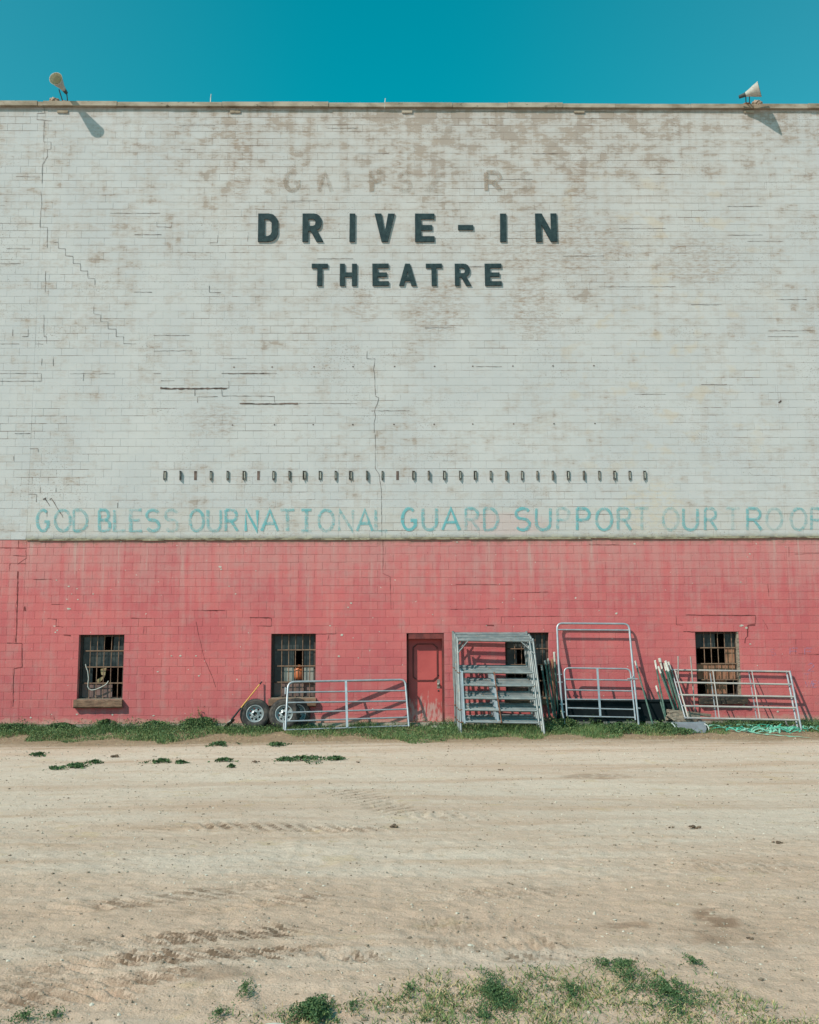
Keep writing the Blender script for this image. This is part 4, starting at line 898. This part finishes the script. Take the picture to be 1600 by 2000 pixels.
# ------------------------------------------------------------------ planks, bin, tape, pipe hook
def plank(a, c, wd, th, label, seed):
    n = 10; vs = []; d = (c-a).normalized(); sd = Vector((0,-1,.1)).normalized(); up = d.cross(sd); up = up if up.z > 0 else -up; rr = random.Random(seed)
    for i in range(n+1):
        t = i/n; p = a.lerp(c, t); w_ = wd*(1 if t < .7 else 1-.5*(t-.7)/.3)*rr.uniform(.9,1.05); h_ = th*rr.uniform(.8,1.15)
        for s, q in ((-1,-1),(1,-1),(1,.7),(.4,1.1),(-1,1)): vs.append(p+sd*(s*w_/2)+up*(q*h_/2+rr.uniform(-.006,.006)))
    b = MB(); b.add(vs, [(i*5+k, i*5+(k+1) % 5, (i+1)*5+(k+1) % 5, (i+1)*5+k) for i in range(n) for k in range(5)]+[(0,1,2,3,4),(n*5+4,n*5+3,n*5+2,n*5+1,n*5)])
    o = b.build('plank', M['greywood']); tag(o, label, 'plank', 'weathered planks piled by the post bundle')
plank(P(1304,1388.5,.62), P(1388,1397.5,.50), .24, .07, 'topmost pale weathered plank of the pile, splintered right end', 1)
plank(P(1306,1395.5,.66), P(1366,1401,.60), .30, .09, 'second plank of the pile, dark and thick, under the pale one', 2)
plank(P(1303,1403,.74), P(1360,1408,.68), .32, .09, 'third plank down in the pile, in shadow', 3)
plank(P(1308,1412,.74), P(1372,1414.5,.66), .34, .10, 'bottom plank of the pile resting on the dirt', 4)
plank(P(1303,1398,1.0), P(1322,1411,1.05), .16, .04, 'short board propped at the left end of the plank pile', 5)
g0 = G(1345,1434); g = thing('sheet_metal_bin', 'low grey sheet-metal bin lying in weeds before the plank pile', 'bin', g0)
a, c = P(1313,1411.5,1.15), P(1378,1411,1.15); d_, e_ = G(1334,1433), G(1378,1434)
for v in (d_, e_): v.z += .03
th = Vector((0,.012,0)); b = MB(); bk = [a+Vector((0,.45,0)), c+Vector((0,.45,0)), e_+Vector((0,.35,0)), d_+Vector((0,.35,0))]
mdl, mdr = a.lerp(d_, .62)+Vector((0,-.10,0)), c.lerp(e_, .62)+Vector((0,-.10,0))
b.add([a,c,mdr,mdl,d_,e_]+bk, [(0,3,2,1),(3,4,5,2),(6,7,8,9),(4,9,8,5),(0,6,9,4,3),(1,2,5,8,7)]); b.build('body', M['bin'], g)
b = MB(); b.tube([a, c], .012, 6); b.tube([c, c+Vector((0,.45,0))], .012, 6); b.build('rolled_rim', M['bin'], g)
for pts in ([(1376,1414),(1382,1417),(1385,1423),(1384,1430),(1378,1434)], [(1312,1412),(1316,1415.5),(1319,1420)]):
    b = MB(); b.tube([P(*p, 1.55) for p in pts], .014, 6); b.build('handle', M['ring'], g)
bk_ = thing('pipe_hook', 'bent white pipe hooked in the grass under the right end of the long panels', 'pipe', P(1541,1419,.8))
b = MB(); b.tube([P(*p, .75) for p in [(1535,1406),(1535.5,1411),(1538,1417),(1542,1419.5),(1548,1418),(1552,1416)]], .016, 7); b.build('pipe', M['galv'], bk_)
# tape
def ribbon(mb, pts, wd, seed):
    rr = random.Random(seed); vs = []; n = len(pts)
    for i, p in enumerate(pts):
        t = (pts[min(i+1,n-1)]-pts[max(i-1,0)]).normalized(); sd = t.cross(Vector((rr.uniform(-.3,.3),-.5,1))).normalized(); vs += [p+sd*wd/2, p-sd*wd/2]
    mb.add(vs, [(2*i,2*i+1,2*i+3,2*i+2) for i in range(n-1)])
tp = thing('plastic_tape', 'tangled green plastic tape strewn on the grass at the right', 'tape', G(1480,1430))
mbs = [MB(), MB()]
def strand(p0, p1, sag, seed, wd, mi, hgt=.05):
    rr = random.Random(seed); a, c = G(*p0), G(*p1); n = 14; pts = []; ph = rr.uniform(0,6)
    for i in range(n+1):
        t = i/n; p = a.lerp(c, t); p.y += sag*math.sin(t*math.pi)+.05*math.sin(t*9+ph); p.z = float(gz0(-p.y))+.02+hgt*abs(math.sin(t*rr.uniform(5,7)+ph))+rr.uniform(0,.015); pts.append(p)
    ribbon(mbs[mi], pts, wd, seed)
for k in range(26):
    x = rnd.uniform(1395,1540); y = rnd.uniform(1420,1431)+ (x-1395)*.03; L = rnd.uniform(25,75)
    strand((x, y), (min(1578,x+L), y+rnd.uniform(-2,5)), rnd.uniform(-.2,.2), 100+k, rnd.uniform(.03,.05), k % 2, rnd.uniform(.04,.12))
for k in range(9):
    x = rnd.uniform(1568,1600); strand((x, rnd.uniform(1419,1429)), (x+rnd.uniform(20,60), rnd.uniform(1426,1434)), .1, 200+k, .04, k % 2, .08)
strand((1384,1424), (1430,1429), .1, 300, .03, 1); strand((1380,1427), (1450,1428), .1, 301, .03, 0); strand((1384,1422), (1440,1424), .0, 303, .04, 1)
strand((1440,1428), (1500,1438), .05, 304, .04, 1, .01); strand((1498,1437), (1584,1444), -.05, 305, .04, 1, .01)
mbs[0].build('dark_strand', M['tape'], tp); mbs[1].build('pale_strand', M['tape2'], tp)
b = MB(); q = P(850,1408.5,.35); b.bar((q.x-.1,-.42,hz(q.x,-.42)+.05), (q.x+.11,-.44,hz(q.x,-.44)+.05), .05, .03, Vector((0,0,1))); o = b.build('wood_scrap', M['chip']); tag(o, 'small pale wood scrap in the grass at the foot of the red door', 'scrap')

# ------------------------------------------------------------------ plants
def blades(xy, hgt, lean, wid, r_, zbase=None):
    n = len(xy); ang = rng.uniform(0, 2*np.pi, n); la = rng.uniform(0, 2*np.pi, n); h = hgt; dx = np.cos(ang)*wid/2; dy = np.sin(ang)*wid/2
    z0 = ground_h(xy[:,0], xy[:,1])-.01 if zbase is None else zbase; lx = np.cos(la)*lean*h; ly = np.sin(la)*lean*h
    x, y = xy[:,0], xy[:,1]
    a = np.stack([x-dx, y-dy, z0],1); b_ = np.stack([x+dx, y+dy, z0],1)
    c = np.stack([x+dx*.8+lx*.35, y+dy*.8+ly*.35, z0+h*.6],1); d = np.stack([x-dx*.8+lx*.35, y-dy*.8+ly*.35, z0+h*.6],1)
    e = np.stack([x+lx+dx*.1, y+ly+dy*.1, z0+h*.97],1); f_ = np.stack([x+lx-dx*.1, y+ly-dy*.1, z0+h*.97],1)
    V = np.stack([a,b_,c,d,e,f_],1).reshape(-1,3); k = np.arange(n)*6
    Fc = np.concatenate([np.stack([k,k+1,k+2,k+3],1), np.stack([k+3,k+2,k+4,k+5],1)]); return V, Fc, np.concatenate([r_, r_])
def leaves(c, size, r_, flat=.5):       # small leaf quads at points c (n,3)
    n = len(c); u = rng.normal(size=(n,3)); u /= np.linalg.norm(u,axis=1,keepdims=True); v = rng.normal(size=(n,3)); v[:,2] *= flat
    v -= u*(u*v).sum(1,keepdims=True); v /= np.linalg.norm(v,axis=1,keepdims=True); s = size[:,None]
    V = np.stack([c-u*s, c-v*s*.45+u*s*.1, c+u*s, c+v*s*.45+u*s*.1],1).reshape(-1,3); k = np.arange(n)*4
    return V, np.stack([k,k+1,k+2,k+3],1), r_
def merge(parts):
    V = []; Fc = []; A = []; o = 0
    for v, f_, a in parts: V.append(v); Fc.append(f_+o); A.append(a); o += len(v)
    return np.concatenate(V), np.concatenate(Fc), np.concatenate(A)
# strip along the wall: front limit (off) by x, from the photo
fx = [P(px,1430).x for px in (-200,0,100,200,300,380,440,480,560,620,700,800,900,1000,1080,1200,1320,1380,1450,1600,1800)]
fo = [-G(px,py).y for px, py in ((-200,1446),(0,1447),(100,1446),(200,1448),(300,1447),(380,1446),(440,1442),(480,1440),(560,1436),(620,1440),(700,1446),(800,1448),(900,1448),(1000,1450),(1080,1446),(1200,1442),(1320,1440),(1380,1436),(1450,1430),(1600,1428),(1800,1430))]
de = [.85,.75,.7,.9,.85,.85,.7,.3,.35,.55,.85,1,1,1,1,.95,.9,.5,.5,.45,.6]
def strip_pts(n):
    x = rng.uniform(-17.5, 18.5, n); o = rng.uniform(0, 1, n); lim = np.interp(x, fx, fo)*(.45+.9*vnoise(x, x*0, .45, 21)); off = .03+o*lim
    dens = np.interp(x, fx, de)*(.35+1.2*vnoise(x, -off*1.3, .45, 22))*(.2+1.3*vnoise(x, -off, .18, 23))*(1-.5*o**3)
    keep = rng.uniform(0, 1, n) < dens; return np.stack([x[keep], -off[keep]],1), (off/lim)[keep]
parts = []
xy, o = strip_pts(150000); tall = vnoise(xy[:,0], xy[:,1], .7, 24)
parts.append(blades(xy, rng.uniform(.06,.17,len(xy))*(1-.45*o)*(.35+1.3*tall), rng.uniform(.2,.9,len(xy)), rng.uniform(.008,.016,len(xy)), np.clip(rng.beta(2,3,len(xy))*.75+.25*o+.25*(vnoise(xy[:,0], xy[:,1], .5, 25)-.4), 0, 1)))
V, Fc, A = merge(parts); tag(nmesh('grass', V, Fc, M['grass'], A), 'low green grass growing along the foot of the wall', 'grass', kind='stuff')
parts = []                                                                 # leafy ground weeds among it
xy, o = strip_pts(150000); kd = vnoise(xy[:,0], xy[:,1], .6, 31) + .25*(xy[:,0] < -3.5) > .52; xy = xy[kd]; o = o[kd]
hh = (.05+.40*vnoise(xy[:,0], xy[:,1], .35, 32)**1.5)*(1-.5*o)
c = np.column_stack([xy, ground_h(xy[:,0], xy[:,1]) + rng.uniform(.1,1,len(xy))*hh])
parts.append(leaves(c, rng.uniform(.012,.028,len(c)), np.clip(rng.beta(2,2.1,len(c))*.97, 0, 1)))
V, Fc, A = merge(parts); tag(nmesh('ground_weeds', V, Fc, M['weed'], A), 'leafy low weeds mixed into the grass below the wall', 'weeds', kind='stuff')
xy = np.column_stack([rng.uniform(-17,18,30000), -rng.uniform(.2,4.2,30000)]); kp = rng.uniform(0,1,30000) < np.clip(1.6*vnoise(xy[:,0], xy[:,1]*1.4, .8, 41)-.45, 0, 1)*np.where(xy[:,1] < -3.4, .25, 1); xy = xy[kp]
V, Fc, A = blades(xy, rng.uniform(.015,.05,len(xy)), rng.uniform(.8,2.2,len(xy)), rng.uniform(.006,.012,len(xy)), rng.uniform(0,1,len(xy)))
tag(nmesh('dry_straw', V, Fc, M['dry'], A), 'dry straw lying between the grass and the dirt', 'straw', kind='stuff')
def weed(c, rx, ry, h, n, label, name='weed', cat='weed', group=None, mat='weed', lsz=(.015,.03), stalk=0, hi=.9, parent=None):
    c = Vector(c); k = np.minimum(np.abs(rng.normal(0,.55,n)), 1.25)**.85; a = rng.uniform(0,2*np.pi,n); wob = 1+.3*np.sin(3*a+c.x*5)+.2*np.sin(7*a+c.x)
    X = c.x+np.cos(a)*k*rx*wob; Y = c.y+np.sin(a)*k*ry*wob; sc_ = max(.03, min(rx, ry)*.45)
    kp = vnoise(X, Y*.7, sc_, 61)+.6*(vnoise(X, Y, sc_*.35, 62)-.5) > (.28 if k.size > 4000 else .34); X, Y, k = X[kp], Y[kp], k[kp]; n = len(X); top = h*np.sqrt(np.clip(1-.8*k**2, .12, 1)); Z = ground_h(X, Y)+top*rng.uniform(.15,1,n)**.6
    parts = [leaves(np.column_stack([X,Y,Z]), rng.uniform(*lsz,n), np.clip(rng.beta(2,2.4,n)*hi,0,1))]
    for s in range(stalk):
        ax, ay = c.x+rng.uniform(-.6,.6)*rx, c.y+rng.uniform(-.5,.5)*ry; hh_ = h*rng.uniform(1.2,2.0); lx = rng.uniform(-.25,.25)*hh_; m_ = 46; t = rng.uniform(.1,1,m_)
        pt = np.column_stack([ax+lx*t+rng.normal(0,.018,m_), ay+rng.normal(0,.018,m_), hz(ax,ay)+hh_*t]); parts.append(leaves(pt, rng.uniform(*lsz,m_)*.8, np.clip(rng.uniform(.5,1.,m_),0,1)))
        parts.append(blades(np.array([[ax,ay]]), np.array([hh_]), np.array([abs(lx)/hh_]), np.array([.01]), np.array([.6])))
    V, Fc, A = merge(parts); V = V - np.array([c.x, c.y, 0]); o = nmesh(name, V, Fc, M[mat], A); o.location = (c.x, c.y, 0)
    tag(o, label, cat, group); return o
gw = 'bushy weeds against the red wall'
for px, py, rx, h, st, lb in ((208,1424,.28,.24,2,'bushy weed with a pale stalk under the leftmost window'), (300,1424,.3,.2,1,'rounded weed right of the leftmost window sill'), (375,1424,.33,.26,3,'weed with yellowish seed stalks midway between first window and shovel'), (400,1423,.3,.28,4,'tallest seeding weed, left of the shovel'),
                              (452,1421,.22,.14,0,'small weed over the shovel blade'), (120,1426,.4,.17,0,'wide low weed left of the leftmost window'), (30,1427,.4,.16,0,'low weed at the far left edge'), (1105,1424,.3,.26,2,'leafy weed at the left foot of the bow gate'),
                              (1214,1432,.42,.24,0,'broad leafy weed in front of the bow gate'), (1300,1430,.34,.22,0,'leafy weed between lone post and grey bin'), (1330,1434,.26,.13,0,'low weed against the grey bin'), (1080,1430,.25,.15,0,'small weed by the right foot of the corral stack'), (1500,1418,.35,.16,0,'dark weed under the long panels'), (1590,1424,.3,.14,0,'weed at the far right beyond the panels')):
    g_ = G(px, py); weed(g_, rx, .3, h, int(3400*rx/.3), lb, group=gw, stalk=st, hi=1. if st else .85)
gw = 'small weed clumps in the dirt'
for px, py, rx, ry, lb in ((150,1501,.15,.18,'darkest weed clump of the left dirt row'), (112,1506,.10,.12,'tiny weed at the left end of the dirt row'), (184,1491,.10,.16,'small sprig right of the darkest left clump'), (313,1490,.17,.16,'lone weed clump under the second left third of the wall'), (440,1490,.14,.10,'weed clump left of the big dirt patch'), (353,1493,.08,.08,'faint sprig between two clumps in the dirt'),
                       (600,1489,.30,.28,'largest weed patch in the dirt, below the farm gate'), (655,1487,.14,.16,'small weed just right of the largest patch'), (556,1488,.12,.14,'small weed just left of the largest patch'), (432,1457,.24,.28,'flat weed patch near the grass left of the gate'), (452,1502,.05,.06,'single tiny sprout in the dirt'), (75,1476,.10,.2,'pale sprig near the left edge of the dirt'), (540,1458,.15,.2,'thin weed in front of the farm gate')):
    g_ = G(px, py); weed(g_, rx*1.25, ry*1.2, .05+.12*rx, int(560*(rx*ry*25)**.5)+60, lb, group=gw, hi=.7, lsz=(.018,.040))
# foreground
gw = 'foreground plants'
g_ = G(611,1990); weed(g_, .115, .20, .085, 5200, 'dense round green cushion plant at the bottom edge', 'cushion_plant', 'plant', gw, lsz=(.005,.010), hi=.8)
for px, py, rx, ry, h, n, lb in ((970,1955,.115,.36,.05,5200,'dark clover patch, left one of the two big foreground patches'), (1310,1950,.16,.30,.05,5200,'dark clover patch, right one of the two big foreground patches'), (1230,1925,.11,.3,.04,2200,'looser clover patch joining the right big patch'), (1195,1895,.15,.18,.035,1500,'thin clover band above the big patches'),
                             (1355,1888,.07,.13,.035,700,'small isolated tuft above the right big patch'), (1050,1925,.11,.28,.035,1300,'ragged clover between the two big patches'), (1115,1945,.07,.22,.035,900,'small clump just left of the right big patch'), (480,1945,.055,.22,.05,700,'upright leafy weed left of the cushion plant'), (430,1985,.07,.14,.04,550,'weed at the bottom edge, left of the upright one'),
                             (50,1990,.12,.16,.04,800,'weed in the bottom left corner'), (110,1980,.06,.12,.035,350,'second small weed from the bottom left corner'), (800,1940,.04,.12,.03,300,'lone sprout right of the cushion plant'), (690,1975,.05,.13,.035,400,'small weed just right of the cushion plant'), (1220,1895,.08,.12,.035,500,'tuft crossing the thin clover band'), (945,1990,.07,.12,.03,500,'grass clump at the bottom below the left big patch')):
    g_ = G(px, py); weed(g_, rx, ry, h, n, lb, 'clover_patch' if 'clover' in lb else 'weed', 'plant', gw, lsz=(.004,.009), hi=.85)
# sparse foreground grass
n = 300000; px = rng.uniform(-40,1640,n); xx = rng.uniform(-3.2,3.6,n); yy = -rng.uniform(18.6,22.2,n)
q_ = np.stack([xx-CAM.x, yy-CAM.y, gz0(-yy)-CAM.z], 1); zz_ = q_ @ np.array(cf); imx = 800+F*(q_ @ np.array(cr))/zz_; pyy = 1000-F*(q_ @ np.array(cu))/zz_
lim = np.interp(imx, [-200,300,500,620,750,850,1000,1200,1400,1500,1700], [2080,2030,1965,1950,1925,1893,1893,1882,1905,1955,1985])
dn = np.clip((pyy-lim)/60, 0, 1)*(.1+1.5*np.clip(vnoise(xx, yy, .22, 51)-.22, 0, 1))*(.3+vnoise(xx, yy, .07, 52))*np.interp(imx, [0,500,900,1700], [.5,.7,1,.8])
kp = rng.uniform(0,1,n) < dn*.75; xy = np.column_stack([xx[kp], yy[kp]])
V, Fc, A = blades(xy, rng.uniform(.015,.05,len(xy)), rng.uniform(.3,1.8,len(xy)), rng.uniform(.004,.010,len(xy)), np.clip(rng.beta(2.2,1.4,len(xy))*1.1,0,1))
tag(nmesh('foreground_grass', V, Fc, M['grass'], A), 'sparse short grass over the dirt at the bottom of the picture', 'grass', kind='stuff')
# ------------------------------------------------------------------ stones and clods
ico = bmesh.new(); bmesh.ops.create_icosphere(ico, subdivisions=1, radius=1); iv = np.array([v.co[:] for v in ico.verts]); if_ = np.array([[v.index for v in f_.verts] for f_ in ico.faces]); ico.free()
n = 12000; yy = -(DIST-5.2-20.*rng.uniform(0,1,n)**1.7); xx = rng.uniform(-1,1,n)*(1+.42*(DIST+yy)); kp = yy < -3; xx, yy = xx[kp], yy[kp]; n = len(xx)
sz = .003+.010*rng.uniform(0,1,n)**5+.0008*(DIST+yy)*rng.uniform(.2,.8,n)**2
vv = iv[None]*(sz[:,None,None]*rng.uniform(.6,1.3,(n,1,3))) * np.array([1,1,.7]) * (1+.2*rng.normal(size=(n,len(iv),1)))
vv += np.stack([xx, yy, ground_h(xx, yy)+sz*.2],1)[:,None]
ff = (if_[None]+ (np.arange(n)*len(iv))[:,None,None]).reshape(-1,3)
M['stone'] = leaf_mat('loose_stones', [(0,(.20,.15,.11)), (.5,(.40,.33,.26)), (1,(.60,.55,.47))])
tag(nmesh('loose_gravel', vv.reshape(-1,3), ff, M['stone'], np.repeat(rng.uniform(0,1,n)**1.8, len(if_))), 'loose gravel and crumbs scattered over the dirt', 'gravel', kind='stuff')
def clod(px, py, s, label, mat='clod', fl=.6):
    s *= .68
    g_ = G(px, py); bm = bmesh.new()
    for q in range(7):
        r0 = bmesh.ops.create_icosphere(bm, subdivisions=2, radius=s*rnd.uniform(.3,.5)); off_ = Vector((rnd.uniform(-1,1)*s, rnd.uniform(-1,1)*s, rnd.uniform(0,.4)*s))
        for v in r0['verts']: v.co = v.co*(1+.22*math.sin(v.co.x*90/ (s*20)+q)*math.cos(v.co.y*70/(s*20))) ; v.co.z *= fl; v.co += off_
    me = bpy.data.meshes.new('dirt_clod'); bm.to_mesh(me); bm.free(); me.materials.append(M[mat]); o = bpy.data.objects.new('dirt_clod', me); COL.objects.link(o)
    o.location = (g_.x, g_.y, hz(g_.x, g_.y)+s*.1); tag(o, label, 'clod', 'dark clods lying on the dirt')
clod(771,1617,.07,'dark clod near the middle of the dirt lot'); clod(1355,1620,.08,'dark clod at the right of the lot with crumbs beside it'); clod(1312,1621,.04,'small brown clod left of the right-hand dark clod')
clod(1518,1650,.06,'lumpy clod nearest the right edge'); clod(1465,1838,.028,'small clod beside the damp brown stain'); clod(225,1478,.10,'orange-brown clod in the upper left of the lot'); clod(500,1492,.09,'low brown clod left of the largest weed patch')
clod(700,1492,.06,'faint brown clod right of the largest weed patch'); clod(978,1505,.05,'tiny clod in the pale dirt below the corral stack')
g_ = G(534,2016); bm = bmesh.new(); bmesh.ops.create_icosphere(bm, subdivisions=3, radius=1)
for v in bm.verts: v.co = Vector((v.co.x*.12, v.co.y*.08, v.co.z*.035))*(1+.08*math.sin(v.co.x*4+v.co.y*3))
me = bpy.data.meshes.new('pale_stone'); bm.to_mesh(me); bm.free(); me.materials.append(M['chip']); o = bpy.data.objects.new('pale_stone', me); COL.objects.link(o)
o.location = (g_.x, g_.y, g_.z); tag(o, 'flat cream stone cut by the bottom edge of the picture', 'stone')
